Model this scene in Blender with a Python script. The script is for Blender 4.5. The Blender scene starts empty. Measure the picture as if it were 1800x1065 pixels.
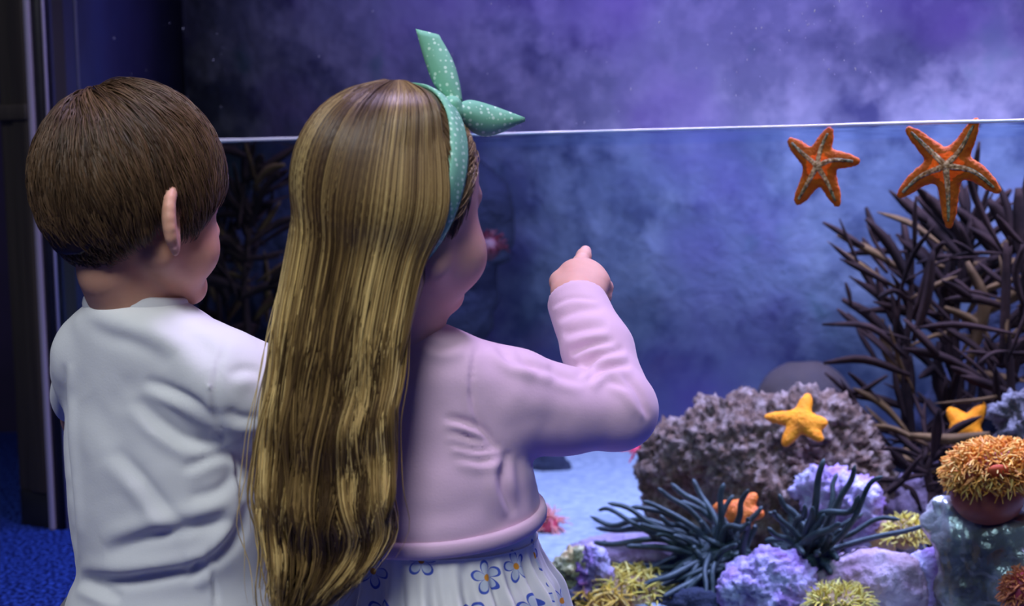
import bpy, math
import numpy as np
from mathutils import Matrix, Vector

SC = bpy.context.scene
COL = SC.collection
rng = np.random.default_rng(7)

# ------------------------------------------------------------------ camera
FPX = 2300.0
CAM = np.array([0.0, 0.0, 0.59])
PITCH, ROLL = math.radians(5.94), math.radians(0.73)
FWD = np.array([0, math.cos(PITCH), -math.sin(PITCH)])
_r0, _u0 = np.array([1.0, 0, 0]), np.array([0, math.sin(PITCH), math.cos(PITCH)])
RGT = math.cos(ROLL) * _r0 - math.sin(ROLL) * _u0
UPV = math.cos(ROLL) * _u0 + math.sin(ROLL) * _r0
cam_data = bpy.data.cameras.new('camera')
cam = bpy.data.objects.new('camera', cam_data)
COL.objects.link(cam)
cam.matrix_world = Matrix(((RGT[0], UPV[0], -FWD[0], CAM[0]), (RGT[1], UPV[1], -FWD[1], CAM[1]),
                           (RGT[2], UPV[2], -FWD[2], CAM[2]), (0, 0, 0, 1)))
cam_data.sensor_width = 36.0
cam_data.lens = FPX / 1800 * 36
cam_data.clip_start = 0.02
cam_data.dof.use_dof = True
cam_data.dof.focus_distance = 1.27
cam_data.dof.aperture_fstop = 4.8
SC.camera = cam

# ------------------------------------------------------------------ world, lights, exposure
SC.view_settings.view_transform = 'Standard'
SC.view_settings.look = 'None'
SC.view_settings.gamma = 1.0
SC.view_settings.exposure = 0.0
SC.view_settings.use_curve_mapping = False
world = bpy.data.worlds.new('dim_hall')
SC.world = world
world.use_nodes = True
world.node_tree.nodes['Background'].inputs[0].default_value = (0.25, 0.27, 0.55, 1)
world.node_tree.nodes['Background'].inputs[1].default_value = 0.18

# tank frame: L = left lower corner of the glass, U along the glass, N into the tank
LP = np.array([-0.7455, 2.13, 0.0])
RP = np.array([0.563, 1.44, 0.0])
UD = (RP - LP) / np.linalg.norm(RP - LP)
ND = np.array([-UD[1], UD[0], 0.0])
ZD = np.array([0, 0, 1.0])
WATER_Z = 0.63


def tk(u, w, z):
    return LP + UD * u + ND * w + ZD * z


def area_light(name, loc, target, sx, sy, power, color, spread=180):
    d = bpy.data.lights.new(name, 'AREA')
    d.shape = 'RECTANGLE'
    d.size, d.size_y, d.energy, d.color = sx, sy, power, color
    d.spread = math.radians(spread)
    o = bpy.data.objects.new(name, d)
    COL.objects.link(o)
    o.location = Vector(loc)
    o.rotation_euler = (Vector(target) - Vector(loc)).to_track_quat('-Z', 'Y').to_euler()
    return o


# lamps hanging over the tank, out of frame, the hall ceiling light behind the visitors, plus added wash and fill lamps
area_light('tank_lamp', tk(1.00, 0.30, 1.06), tk(1.00, 0.40, 0), 0.8, 0.2, 18.5, (0.62, 0.57, 1.0), 115)
area_light('tank_lamp', tk(1.70, 0.30, 1.06), tk(1.65, 0.46, 0), 0.5, 0.2, 17, (0.66, 0.58, 1.0), 125)
area_light('tank_lamp', tk(0.90, 0.22, 1.45), tk(0.90, 0.9, 0.72), 1.8, 0.12, 8, (0.33, 0.23, 1.0), 130)  # wash lamp added to tint the wall above the water violet
area_light('fill_lamp', tk(1.25, -0.30, 1.95), (-0.12, 1.2, 0.5), 0.6, 0.3, 9.0, (0.72, 0.58, 1.0), 110)  # violet fill added to light the children's faces and sleeves
area_light('hall_lamp', (-0.45, -0.35, 2.3), (-0.20, 1.15, 0.45), 0.9, 0.7, 8.2, (0.93, 0.98, 1.0), 80)


# ------------------------------------------------------------------ pixel helpers (1800 x 1065 frame)
def ray(px, py):
    return FWD + RGT * ((px - 900.0) / FPX) + UPV * ((532.5 - py) / FPX)


def P(px, py, d):
    """point at world depth y = d along the view ray of a pixel"""
    r = ray(px, py)
    return CAM + r * (d / r[1])


def T(px, py, w):
    """point on the plane parallel to the tank glass, w behind it"""
    r = ray(px, py)
    return CAM + r * ((w - np.dot(CAM - LP, ND)) / np.dot(r, ND))


def proj(V):
    q = V - CAM
    z = q @ FWD
    return 900 + FPX * (q @ RGT) / z, 532.5 - FPX * (q @ UPV) / z


def rotz(a):
    c, s = math.cos(a), math.sin(a)
    return np.array([[c, -s, 0], [s, c, 0], [0, 0, 1.0]])


def rotx(a):
    c, s = math.cos(a), math.sin(a)
    return np.array([[1.0, 0, 0], [0, c, -s], [0, s, c]])


def roty(a):
    c, s = math.cos(a), math.sin(a)
    return np.array([[c, 0, s], [0, 1.0, 0], [-s, 0, c]])


def nrm(v):
    v = np.asarray(v, float)
    return v / max(np.linalg.norm(v), 1e-12)


# ------------------------------------------------------------------ noise
def _hash(ix, iy, iz, seed):
    n = (ix * 374761393 + iy * 668265263 + iz * 2147483647 + seed * 1274126177) & 0xFFFFFFFF
    n = ((n ^ (n >> 13)) * 1274126177) & 0xFFFFFFFF
    n = n ^ (n >> 16)
    return (n & 0xFFFF) / 32767.5 - 1.0


def vnoise(Pn, seed=0):
    i = np.floor(Pn).astype(np.int64)
    f = Pn - i
    f = f * f * f * (f * (f * 6 - 15) + 10)
    out = 0
    for dx in (0, 1):
        for dy in (0, 1):
            for dz in (0, 1):
                wgt = (f[:, 0] if dx else 1 - f[:, 0]) * (f[:, 1] if dy else 1 - f[:, 1]) * (f[:, 2] if dz else 1 - f[:, 2])
                out = out + wgt * _hash(i[:, 0] + dx, i[:, 1] + dy, i[:, 2] + dz, seed)
    return out


def fbm(Pn, scale, octv=4, seed=0, gain=0.5):
    out, a = 0, 1.0
    for o in range(octv):
        out = out + a * vnoise(Pn * scale * (2.03 ** o) + 17.3 * o, seed + o)
        a *= gain
    return out


# ------------------------------------------------------------------ mesh building
def mesh_np(name, V, quads, colors=None, uvs=None, smooth=True):
    me = bpy.data.meshes.new(name)
    V = np.ascontiguousarray(V, np.float32)
    quads = np.ascontiguousarray(quads, np.int32)
    n, m, k = len(V), len(quads), quads.shape[1]
    me.vertices.add(n)
    me.vertices.foreach_set('co', V.ravel())
    me.loops.add(m * k)
    me.loops.foreach_set('vertex_index', quads.ravel())
    me.polygons.add(m)
    me.polygons.foreach_set('loop_start', np.arange(0, m * k, k, dtype=np.int32))
    me.update(calc_edges=True)
    me.validate()
    if smooth:
        me.polygons.foreach_set('use_smooth', np.ones(len(me.polygons), bool))
    if colors is not None:
        ca = me.color_attributes.new('tone', 'FLOAT_COLOR', 'POINT')
        c4 = np.ones((n, 4), np.float32)
        c4[:, :3] = colors
        ca.data.foreach_set('color', c4.ravel())
    if uvs is not None:
        ul = me.uv_layers.new(name='UVMap')
        ul.data.foreach_set('uv', np.ascontiguousarray(uvs[quads.ravel()], np.float32).ravel())
    return me


def link(name, me, mat=None, parent=None):
    o = bpy.data.objects.new(name, me)
    COL.objects.link(o)
    if mat is not None and me is not None and not me.materials:
        me.materials.append(mat)
    if parent is not None:
        o.parent = parent
        o.matrix_parent_inverse = parent.matrix_basis.inverted()
    return o


def empty(name, loc=(0, 0, 0)):
    o = bpy.data.objects.new(name, None)
    COL.objects.link(o)
    o.location = Vector([float(c) for c in loc])
    return o


def tag(o, label=None, cat=None, group=None, kind=None):
    if label:
        o['label'] = label
    if cat:
        o['category'] = cat
    if group:
        o['group'] = group
    if kind:
        o['kind'] = kind
    return o


def box_mesh(name, center, axes, half):
    c = np.asarray(center, float)
    A = np.array([nrm(a) for a in axes])
    V = []
    for sx in (-1, 1):
        for sy in (-1, 1):
            for sz in (-1, 1):
                V.append(c + A[0] * sx * half[0] + A[1] * sy * half[1] + A[2] * sz * half[2])
    Q = [(0, 1, 3, 2), (4, 6, 7, 5), (0, 4, 5, 1), (2, 3, 7, 6), (0, 2, 6, 4), (1, 5, 7, 3)]
    if np.dot(np.cross(A[0], A[1]), A[2]) < 0:
        Q = [q[::-1] for q in Q]
    return mesh_np(name, np.array(V), np.array(Q), smooth=False)


def tank_box(name, u0, u1, w0, w1, z0, z1, mat, parent=None, bevel=0.0):
    me = box_mesh(name, tk((u0 + u1) / 2, (w0 + w1) / 2, (z0 + z1) / 2), (UD, ND, ZD), ((u1 - u0) / 2, (w1 - w0) / 2, (z1 - z0) / 2))
    o = link(name, me, mat, parent)
    if bevel:
        b = o.modifiers.new('bevel', 'BEVEL')
        b.width = bevel
        b.segments = 2
    return o


def spline(pts, n):
    """Catmull-Rom through points, resampled to n"""
    pts = np.asarray(pts, float)
    if len(pts) == 2:
        t = np.linspace(0, 1, n)[:, None]
        return pts[0] * (1 - t) + pts[1] * t
    p = np.vstack([2 * pts[0] - pts[1], pts, 2 * pts[-1] - pts[-2]])
    m = len(pts) - 1
    s = np.linspace(0, m - 1e-9, n)
    i = s.astype(int)
    t = (s - i)[:, None]
    a, b, c, d = p[i], p[i + 1], p[i + 2], p[i + 3]
    return 0.5 * (2 * b + (c - a) * t + (2 * a - 5 * b + 4 * c - d) * t ** 2 + (3 * b - a - 3 * c + d) * t ** 3)


def frames(path):
    t = np.gradient(path, axis=0)
    t /= np.maximum(np.linalg.norm(t, axis=1, keepdims=True), 1e-9)
    ref = np.array([0.31, -0.87, 0.38])
    if abs(np.mean(t @ ref)) > 0.9:
        ref = np.array([0.9, 0.2, -0.3])
    a = np.cross(t, ref)
    a /= np.maximum(np.linalg.norm(a, axis=1, keepdims=True), 1e-9)
    return t, a, np.cross(t, a)


def tube_data(path, radii, k=8):
    path = np.asarray(path, float)
    n = len(path)
    _, a, b = frames(path)
    ang = np.arange(k) / k * 2 * np.pi
    V = path[:, None] + np.asarray(radii)[:, None, None] * (np.cos(ang)[None, :, None] * a[:, None] + np.sin(ang)[None, :, None] * b[:, None])
    V = V.reshape(-1, 3)
    i = np.arange(n - 1)[:, None] * k
    j = np.arange(k)[None]
    j2 = (j + 1) % k
    Q = np.stack([i + j, i + j2, i + k + j2, i + k + j], -1).reshape(-1, 4)
    V = np.vstack([V, path[:1], path[-1:]])
    c0, c1 = n * k, n * k + 1
    jj = np.arange(k)
    caps = np.concatenate([np.stack([np.full(k, c0), (jj + 1) % k, jj, jj], -1),
                           np.stack([np.full(k, c1), (n - 1) * k + jj, (n - 1) * k + (jj + 1) % k, (n - 1) * k + (jj + 1) % k], -1)])
    return V, Q, caps


def tube_mesh(name, path, radii, k=8):
    V, Q, caps = tube_data(path, radii, k)
    F = [tuple(q) for q in Q] + [tuple(c[:3]) for c in caps]
    me = bpy.data.meshes.new(name)
    me.from_pydata(V.tolist(), [], [tuple(int(x) for x in f) for f in F])
    me.polygons.foreach_set('use_smooth', np.ones(len(me.polygons), bool))
    return me


def strands_mesh(name, paths, radii, colors):
    """paths N,S,3; radii N,S; colors N,S,3 -> one mesh of three sided tapering tubes"""
    N, S, _ = paths.shape
    t = np.gradient(paths, axis=1)
    t /= np.maximum(np.linalg.norm(t, axis=2, keepdims=True), 1e-9)
    ref = np.broadcast_to(np.array([0.22, -0.95, 0.21]), t.shape)
    a = np.cross(t, ref)
    a /= np.maximum(np.linalg.norm(a, axis=2, keepdims=True), 1e-9)
    b = np.cross(t, a)
    k = 3
    ang = np.arange(k) / k * 2 * np.pi + 0.5
    V = paths[:, :, None] + radii[:, :, None, None] * (np.cos(ang)[None, None, :, None] * a[:, :, None] + np.sin(ang)[None, None, :, None] * b[:, :, None])
    C = np.repeat(colors[:, :, None], k, axis=2)
    base = (np.arange(N) * S * k)[:, None, None]
    i = (np.arange(S - 1) * k)[None, :, None]
    j = np.arange(k)[None, None]
    j2 = (j + 1) % k
    Q = np.stack([base + i + j, base + i + j2, base + i + k + j2, base + i + k + j], -1).reshape(-1, 4)
    return mesh_np(name, V.reshape(-1, 3), Q, colors=C.reshape(-1, 3))


# ------------------------------------------------------------------ signed distance fields meshed with surface nets
def smin(a, b, k):
    h = np.maximum(k - np.abs(a - b), 0) / k
    return np.minimum(a, b) - h * h * (k * 0.25)


class Field:
    def __init__(s, lo, hi, h):
        s.lo = np.asarray(lo, float)
        s.h = h
        n = np.ceil((np.asarray(hi, float) - s.lo) / h).astype(int) + 1
        s.ax = [(s.lo[i] + h * np.arange(n[i])).astype(np.float32) for i in range(3)]
        s.F = np.full(tuple(n), 0.5, np.float32)

    def sub(s, lo, hi):
        sl = []
        for i in range(3):
            a = int(max(0, math.floor((lo[i] - s.lo[i]) / s.h)))
            b = int(min(len(s.ax[i]), math.ceil((hi[i] - s.lo[i]) / s.h) + 1))
            sl.append(slice(a, max(a, b)))
        X = s.ax[0][sl[0]][:, None, None]
        Y = s.ax[1][sl[1]][None, :, None]
        Z = s.ax[2][sl[2]][None, None, :]
        return tuple(sl), X, Y, Z

    def put(s, sl, d, k, op='u'):
        if op == 'u':
            s.F[sl] = smin(s.F[sl], d.astype(np.float32), k)
        else:
            s.F[sl] = -smin(-s.F[sl], d.astype(np.float32), k)

    def cone(s, a, b, ra, rb=None, k=0.01, op='u', m=None):
        a, b = np.asarray(a, float), np.asarray(b, float)
        rb = ra if rb is None else rb
        R = max(ra, rb) + k + 4 * s.h + 0.02
        sl, X, Y, Z = s.sub(np.minimum(a, b) - R, np.maximum(a, b) + R)
        ba = b - a
        L2 = max(float(ba @ ba), 1e-12)
        px, py, pz = X - a[0], Y - a[1], Z - a[2]
        t = np.clip((px * ba[0] + py * ba[1] + pz * ba[2]) / L2, 0, 1)
        d = np.sqrt((px - t * ba[0]) ** 2 + (py - t * ba[1]) ** 2 + (pz - t * ba[2]) ** 2) - (ra + (rb - ra) * t)
        s.put(sl, d, k, op)

    def chain(s, pts, rs, k=0.01):
        for i in range(len(pts) - 1):
            s.cone(pts[i], pts[i + 1], rs[i], rs[i + 1], k)

    def ell(s, c, r, k=0.01, R=None, op='u'):
        c, r = np.asarray(c, float), np.asarray(r, float)
        mm = max(r) + k + 4 * s.h + 0.02
        sl, X, Y, Z = s.sub(c - mm, c + mm)
        x, y, z = X - c[0], Y - c[1], Z - c[2]
        if R is not None:
            M = np.asarray(R).T
            x, y, z = (M[0, 0] * x + M[0, 1] * y + M[0, 2] * z, M[1, 0] * x + M[1, 1] * y + M[1, 2] * z, M[2, 0] * x + M[2, 1] * y + M[2, 2] * z)
        k0 = np.sqrt((x / r[0]) ** 2 + (y / r[1]) ** 2 + (z / r[2]) ** 2)
        k1 = np.sqrt((x / r[0] ** 2) ** 2 + (y / r[1] ** 2) ** 2 + (z / r[2] ** 2) ** 2)
        s.put(sl, k0 * (k0 - 1) / np.maximum(k1, 1e-6), k, op)

    def loft(s, K, k=0.01, grow=0.0):
        """K rows: z, cx, cy, a, b, yaw ; elliptic sections stacked in z"""
        K = K[np.argsort(K[:, 0])]
        R = float(max(K[:, 3].max(), K[:, 4].max())) + 0.05
        lo = np.array([K[:, 1].min() - R, K[:, 2].min() - R, K[0, 0] - 0.03])
        hi = np.array([K[:, 1].max() + R, K[:, 2].max() + R, K[-1, 0] + 0.03])
        sl, X, Y, Z = s.sub(lo, hi)
        zz = Z.ravel()
        g = [np.interp(zz, K[:, 0], K[:, i])[None, None, :] for i in range(1, 6)]
        a, b = g[2] + grow, g[3] + grow
        x, y = X - g[0], Y - g[1]
        c, sn = np.cos(g[4]), np.sin(g[4])
        xl, yl = c * x + sn * y, -sn * x + c * y
        k0 = np.sqrt((xl / a) ** 2 + (yl / b) ** 2)
        k1 = np.sqrt((xl / a ** 2) ** 2 + (yl / b ** 2) ** 2)
        d = k0 * (k0 - 1) / np.maximum(k1, 1e-6)
        dz = np.maximum(K[0, 0] - zz, zz - K[-1, 0])[None, None, :]
        s.put(sl, np.maximum(d, dz), k)

    def grid(s):
        return s.ax[0][:, None, None], s.ax[1][None, :, None], s.ax[2][None, None, :]

    def clip(s, d):
        s.F = np.maximum(s.F, d.astype(np.float32))

    def net(s):
        F = s.F
        F[0], F[-1], F[:, 0], F[:, -1], F[:, :, 0], F[:, :, -1] = (0.01,) * 6
        S = F < 0
        cnt = np.zeros(tuple(np.array(F.shape) - 1), np.int8)
        for dx in (0, 1):
            for dy in (0, 1):
                for dz in (0, 1):
                    cnt += S[dx:S.shape[0] - 1 + dx, dy:S.shape[1] - 1 + dy, dz:S.shape[2] - 1 + dz]
        act = (cnt > 0) & (cnt < 8)
        I = np.argwhere(act)
        idx = np.full(act.shape, -1, np.int32)
        idx[act] = np.arange(len(I))
        cor = np.array([(dx, dy, dz) for dx in (0, 1) for dy in (0, 1) for dz in (0, 1)])
        vals = np.stack([F[I[:, 0] + c[0], I[:, 1] + c[1], I[:, 2] + c[2]] for c in cor], 1)
        acc, num = np.zeros((len(I), 3)), np.zeros(len(I))
        for i in range(8):
            for j in range(i + 1, 8):
                if np.abs(cor[i] - cor[j]).sum() != 1:
                    continue
                vi, vj = vals[:, i], vals[:, j]
                m = (vi < 0) != (vj < 0)
                t = vi / np.where(np.abs(vi - vj) < 1e-9, 1e-9, vi - vj)
                p = cor[i] + t[:, None] * (cor[j] - cor[i])
                acc[m] += p[m]
                num[m] += 1
        V = s.lo + s.h * (I + acc / num[:, None])
        Q = []
        for ax in range(3):
            a, b = (ax + 1) % 3, (ax + 2) % 3
            s0 = [slice(None)] * 3
            s1 = [slice(None)] * 3
            s0[ax], s1[ax] = slice(0, -1), slice(1, None)
            d = S[tuple(s0)] != S[tuple(s1)]
            E = np.argwhere(d)
            E = E[(E[:, a] > 0) & (E[:, b] > 0) & (E[:, a] < act.shape[a]) & (E[:, b] < act.shape[b])]
            o = np.zeros(3, int)
            ea, eb = o.copy(), o.copy()
            ea[a], eb[b] = 1, 1
            q = np.stack([idx[tuple((E - ea - eb).T)], idx[tuple((E - eb).T)], idx[tuple(E.T)], idx[tuple((E - ea).T)]], 1)
            neg = S[tuple(E.T)]
            q[~neg] = q[~neg][:, ::-1]
            Q.append(q)
        return V, np.concatenate(Q)


def vnormals(V, Q):
    n = np.cross(V[Q[:, 2]] - V[Q[:, 0]], V[Q[:, 3]] - V[Q[:, 1]])
    N = np.zeros_like(V)
    for i in range(4):
        for c in range(3):
            N[:, c] += np.bincount(Q[:, i], n[:, c], len(V))
    return N / np.maximum(np.linalg.norm(N, axis=1, keepdims=True), 1e-12)


def relax(V, Q, it=2, lam=0.5):
    for _ in range(it):
        A, cnt = np.zeros_like(V), np.zeros(len(V))
        for i in range(4):
            j = (i + 1) % 4
            for a, b in ((i, j), (j, i)):
                cnt += np.bincount(Q[:, a], minlength=len(V))
                for c in range(3):
                    A[:, c] += np.bincount(Q[:, a], V[Q[:, b], c], len(V))
        V = V * (1 - lam) + lam * A / np.maximum(cnt, 1)[:, None]
    return V


def fold(V, N, folds):
    """press creases along drawn lines into the camera side of a cloth; folds: (pixel polyline, depth m, width px)"""
    px, py = proj(V)
    face = np.clip(-(N @ nrm(FWD)) * 1.6 + 0.15, 0, 1)
    out = V.copy()
    for line, amp, wd in folds:
        line = spline(np.array(line, float), 12)
        best = np.full(len(V), 1e9)
        sg = np.zeros(len(V))
        tt = np.zeros(len(V))
        for i in range(len(line) - 1):
            a, b = line[i], line[i + 1]
            ab = b - a
            t = np.clip(((px - a[0]) * ab[0] + (py - a[1]) * ab[1]) / (ab @ ab), 0, 1)
            dx, dy = px - a[0] - t * ab[0], py - a[1] - t * ab[1]
            d = np.hypot(dx, dy)
            m = d < best
            best[m] = d[m]
            sg[m] = np.sign(ab[0] * dy - ab[1] * dx)[m]
            tt[m] = ((i + t) / (len(line) - 1))[m]
        sd = best * sg
        tap = np.sin(np.clip(tt, 0.0, 1) * np.pi) ** 0.6
        prof = -np.exp(-(sd / wd) ** 2) + 0.75 * np.exp(-((sd - 2.0 * wd) / (1.3 * wd)) ** 2)
        out += N * (amp * prof * tap * face)[:, None]
    return out


# ------------------------------------------------------------------ materials
def new_mat(name):
    m = bpy.data.materials.new(name)
    m.use_nodes = True
    nt = m.node_tree
    return m, nt, nt.nodes['Principled BSDF'], nt.links


def mix_col(nt, fac, a, b):
    n = nt.nodes.new('ShaderNodeMix')
    n.data_type = 'RGBA'
    for sock, v in ((0, fac), (6, a), (7, b)):
        if isinstance(v, bpy.types.NodeSocket):
            nt.links.new(v, n.inputs[sock])
        else:
            n.inputs[sock].default_value = v if sock == 0 else (*v, 1)
    return n.outputs[2]


def noise_fac(nt, scale, detail=4, lo=0.35, hi=0.65, rough=0.55, stretch=None, tex='noise'):
    tc = nt.nodes.new('ShaderNodeTexCoord')
    vec = tc.outputs['Object']
    if stretch is not None:
        mp = nt.nodes.new('ShaderNodeMapping')
        mp.inputs['Scale'].default_value = stretch
        nt.links.new(vec, mp.inputs[0])
        vec = mp.outputs[0]
    if tex == 'noise':
        n = nt.nodes.new('ShaderNodeTexNoise')
        n.inputs['Detail'].default_value = detail
        n.inputs['Roughness'].default_value = rough
    else:
        n = nt.nodes.new('ShaderNodeTexVoronoi')
    n.inputs['Scale'].default_value = scale
    nt.links.new(vec, n.inputs['Vector'])
    r = nt.nodes.new('ShaderNodeMapRange')
    r.inputs[1].default_value, r.inputs[2].default_value = lo, hi
    nt.links.new(n.outputs[0], r.inputs[0])
    return r.outputs[0]


def bump(nt, bs, fac, strength, dist=0.002):
    b = nt.nodes.new('ShaderNodeBump')
    b.inputs['Strength'].default_value = strength
    b.inputs['Distance'].default_value = dist
    nt.links.new(fac, b.inputs['Height'])
    nt.links.new(b.outputs[0], bs.inputs['Normal'])


def mat(name, c1, c2=None, scale=20, rough=0.6, c3=None, scale3=5, bmp=0.0, bscale=None, bdist=0.002, spec=0.5, sss=0.0, sheen=0.0,
        lo=0.35, hi=0.65, stretch=None, metallic=0.0):
    m, nt, bs, lk = new_mat(name)
    bs.inputs['Roughness'].default_value = rough
    bs.inputs['Specular IOR Level'].default_value = spec
    bs.inputs['Metallic'].default_value = metallic
    bs.inputs['Base Color'].default_value = (*c1, 1)
    col = None
    if c2 is not None:
        col = mix_col(nt, noise_fac(nt, scale, 5, lo, hi, stretch=stretch), c1, c2)
    if c3 is not None:
        col = mix_col(nt, noise_fac(nt, scale3, 4, 0.45, 0.7), col if col is not None else c1, c3)
    if col is not None:
        lk.new(col, bs.inputs['Base Color'])
    if bmp:
        bump(nt, bs, noise_fac(nt, bscale or scale, 6, 0.2, 0.8, 0.6, stretch=stretch), bmp, bdist)
    if sss:
        bs.inputs['Subsurface Weight'].default_value = sss
        bs.inputs['Subsurface Radius'].default_value = (0.012, 0.004, 0.003)
        bs.inputs['Subsurface Scale'].default_value = 0.5
    if sheen:
        bs.inputs['Sheen Weight'].default_value = sheen
        bs.inputs['Sheen Roughness'].default_value = 0.5
    return m


def hair_mat(name, rough=0.34, spec=0.5):
    m, nt, bs, lk = new_mat(name)
    at = nt.nodes.new('ShaderNodeAttribute')
    at.attribute_name = 'tone'
    lk.new(at.outputs['Color'], bs.inputs['Base Color'])
    bs.inputs['Roughness'].default_value = rough
    bs.inputs['Specular IOR Level'].default_value = spec
    return m


def clear_mat(name, tint, edge_gloss, facing_pow, rough=0.0, base=0.012):
    """see-through sheet: tinted transparency with a reflection that grows towards grazing angles"""
    m, nt, bs, lk = new_mat(name)
    nt.nodes.remove(bs)
    out = nt.nodes['Material Output']
    tr = nt.nodes.new('ShaderNodeBsdfTransparent')
    tr.inputs[0].default_value = (*tint, 1)
    gl = nt.nodes.new('ShaderNodeBsdfGlossy')
    gl.inputs['Roughness'].default_value = rough
    gl.inputs['Color'].default_value = (*[min(1, t * 1.0) for t in tint], 1)
    lw = nt.nodes.new('ShaderNodeLayerWeight')
    lw.inputs[0].default_value = 0.5
    pw = nt.nodes.new('ShaderNodeMath')
    pw.operation = 'POWER'
    pw.inputs[1].default_value = facing_pow
    lk.new(lw.outputs['Facing'], pw.inputs[0])
    ml = nt.nodes.new('ShaderNodeMath')
    ml.operation = 'MULTIPLY_ADD'
    ml.inputs[1].default_value = edge_gloss
    ml.inputs[2].default_value = base
    lk.new(pw.outputs[0], ml.inputs[0])
    mx = nt.nodes.new('ShaderNodeMixShader')
    lk.new(ml.outputs[0], mx.inputs[0])
    lk.new(tr.outputs[0], mx.inputs[1])
    lk.new(gl.outputs[0], mx.inputs[2])
    lk.new(mx.outputs[0], out.inputs[0])
    return m

# ================================================================== the hall
M_carpet = mat('carpet', (0.004, 0.012, 0.12), (0.05, 0.13, 0.80), scale=150, rough=0.95, lo=0.46, hi=0.60, bmp=1.0, bscale=300, bdist=0.006, spec=0.1)
M_hall = mat('hall_paint', (0.06, 0.045, 0.12), (0.09, 0.06, 0.18), scale=3, rough=0.9)
M_wood = mat('dark_wood', (0.016, 0.012, 0.009), (0.045, 0.036, 0.026), scale=30, rough=0.55, stretch=(1, 1, 0.04), bmp=0.3, bscale=60)
M_black = mat('black_rubber', (0.004, 0.004, 0.005), (0.008, 0.008, 0.01), scale=40, rough=0.5)
M_trim = mat('brushed_trim', (0.42, 0.37, 0.52), (0.50, 0.45, 0.60), scale=90, rough=0.35, stretch=(1, 1, 0.03), metallic=0.3)

fl = link('floor', box_mesh('floor', (0.2, 1.6, -0.03), ((1, 0, 0), (0, 1, 0), (0, 0, 1)), (4.2, 4.0, 0.03)), M_carpet)
tag(fl, 'speckled bright blue carpet on the floor beside the tank', 'floor', kind='structure')
wl = link('wall_back', box_mesh('wall_back', (-2.42, 3.0, 1.3), ((1, 0, 0), (0, 1, 0), (0, 0, 1)), (1.50, 0.05, 1.3)), M_hall)
tag(wl, 'dim violet hall wall behind the wooden post', 'wall', kind='structure')

# wooden post that ends the tank on the left
post = empty('wooden_post', tk(-0.055, 0.03, 0))
tag(post, 'dark brown wooden post with black plinth left of the glass', 'post')
tank_box('board', -0.094, -0.062, -0.012, 0.07, 0.06, 2.2, M_wood, post, 0.002)
tank_box('board', -0.0605, -0.026, -0.018, 0.07, 0.06, 2.2, M_wood, post, 0.002)
tank_box('plinth', -0.092, -0.026, -0.014, 0.068, 0.0, 0.06, M_black, post, 0.002)
tank_box('crosspiece', -0.096, -0.024, -0.023, 0.0, 0.675, 0.70, M_wood, post, 0.002)

# ================================================================== the tank
def wall_mat():
    m, nt, bs, lk = new_mat('mottled_concrete')
    a = mix_col(nt, noise_fac(nt, 3.2, 5, 0.36, 0.62, 0.55), (0.085, 0.105, 0.185), (0.28, 0.31, 0.41))
    b = mix_col(nt, noise_fac(nt, 7, 5, 0.50, 0.70, 0.6), a, (0.05, 0.06, 0.15))
    c = mix_col(nt, noise_fac(nt, 12, 5, 0.47, 0.74, 0.6), b, (0.40, 0.42, 0.52))
    d = mix_col(nt, noise_fac(nt, 6.3, 3, 0.62, 0.80), c, (0.12, 0.24, 0.26))
    e = mix_col(nt, noise_fac(nt, 2.2, 3, 0.46, 0.70), d, (0.20, 0.13, 0.38))
    lk.new(e, bs.inputs['Base Color'])
    bs.inputs['Roughness'].default_value = 0.85
    bump(nt, bs, noise_fac(nt, 14, 6, 0.2, 0.8), 0.25, 0.015)
    return m


M_wall = wall_mat()
M_side = mat('dark_liner', (0.012, 0.014, 0.055), (0.028, 0.026, 0.085), scale=4, rough=0.6, c3=(0.02, 0.03, 0.11), scale3=3)
M_glass = clear_mat('tank_glass', (0.97, 0.975, 0.985), 0.0, 4.0, base=0.0)
TANK_D = 0.90
tank = empty('aquarium_tank', tk(0.9, 0.0, 0))
tag(tank, 'large glass fronted aquarium tank with mottled blue back wall', 'aquarium')
tank_box('back_panel', -0.54, 2.6, TANK_D, TANK_D + 0.04, 0, 1.7, M_wall, tank)
a_, b_ = tk(-0.008, 0.02, 0), tk(-0.50, TANK_D, 0)
sd_ = nrm(b_ - a_)
link('side_panel', box_mesh('side_panel', (a_ + b_) / 2 + np.array([0, 0, 0.85]) - np.cross(sd_, -ZD) * -0.012, (sd_, np.cross(ZD, sd_), ZD), (np.linalg.norm(b_ - a_) / 2, 0.008, 0.85)), M_side, tank)
tank_box('side_panel', 2.6, 2.62, 0.02, TANK_D, 0, 1.7, M_side, tank)
tank_box('glass_pane', 0.0, 2.6, 0.0, 0.016, 0.0, 1.7, M_glass, tank)
tank_box('trim_strip', -0.0245, -0.015, -0.016, 0.0, 0.0, 2.2, M_trim, tank, 0.001)
tank_box('gasket', -0.015, -0.001, -0.010, 0.016, 0.0, 1.7, M_black, tank)
tank_box('glass_edge', 0.002, 0.006, -0.004, -0.0003, 0.0, 1.7, M_trim, tank)
tank_box('edge_reflection', 0.052, 0.055, 0.0165, 0.020, 0.63, 1.7, mat('reflection_tone', (0.16, 0.15, 0.20), (0.19, 0.18, 0.23), scale=30, rough=0.4), tank)  # pale strip stands in for the reflected edge of the side pane

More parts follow.
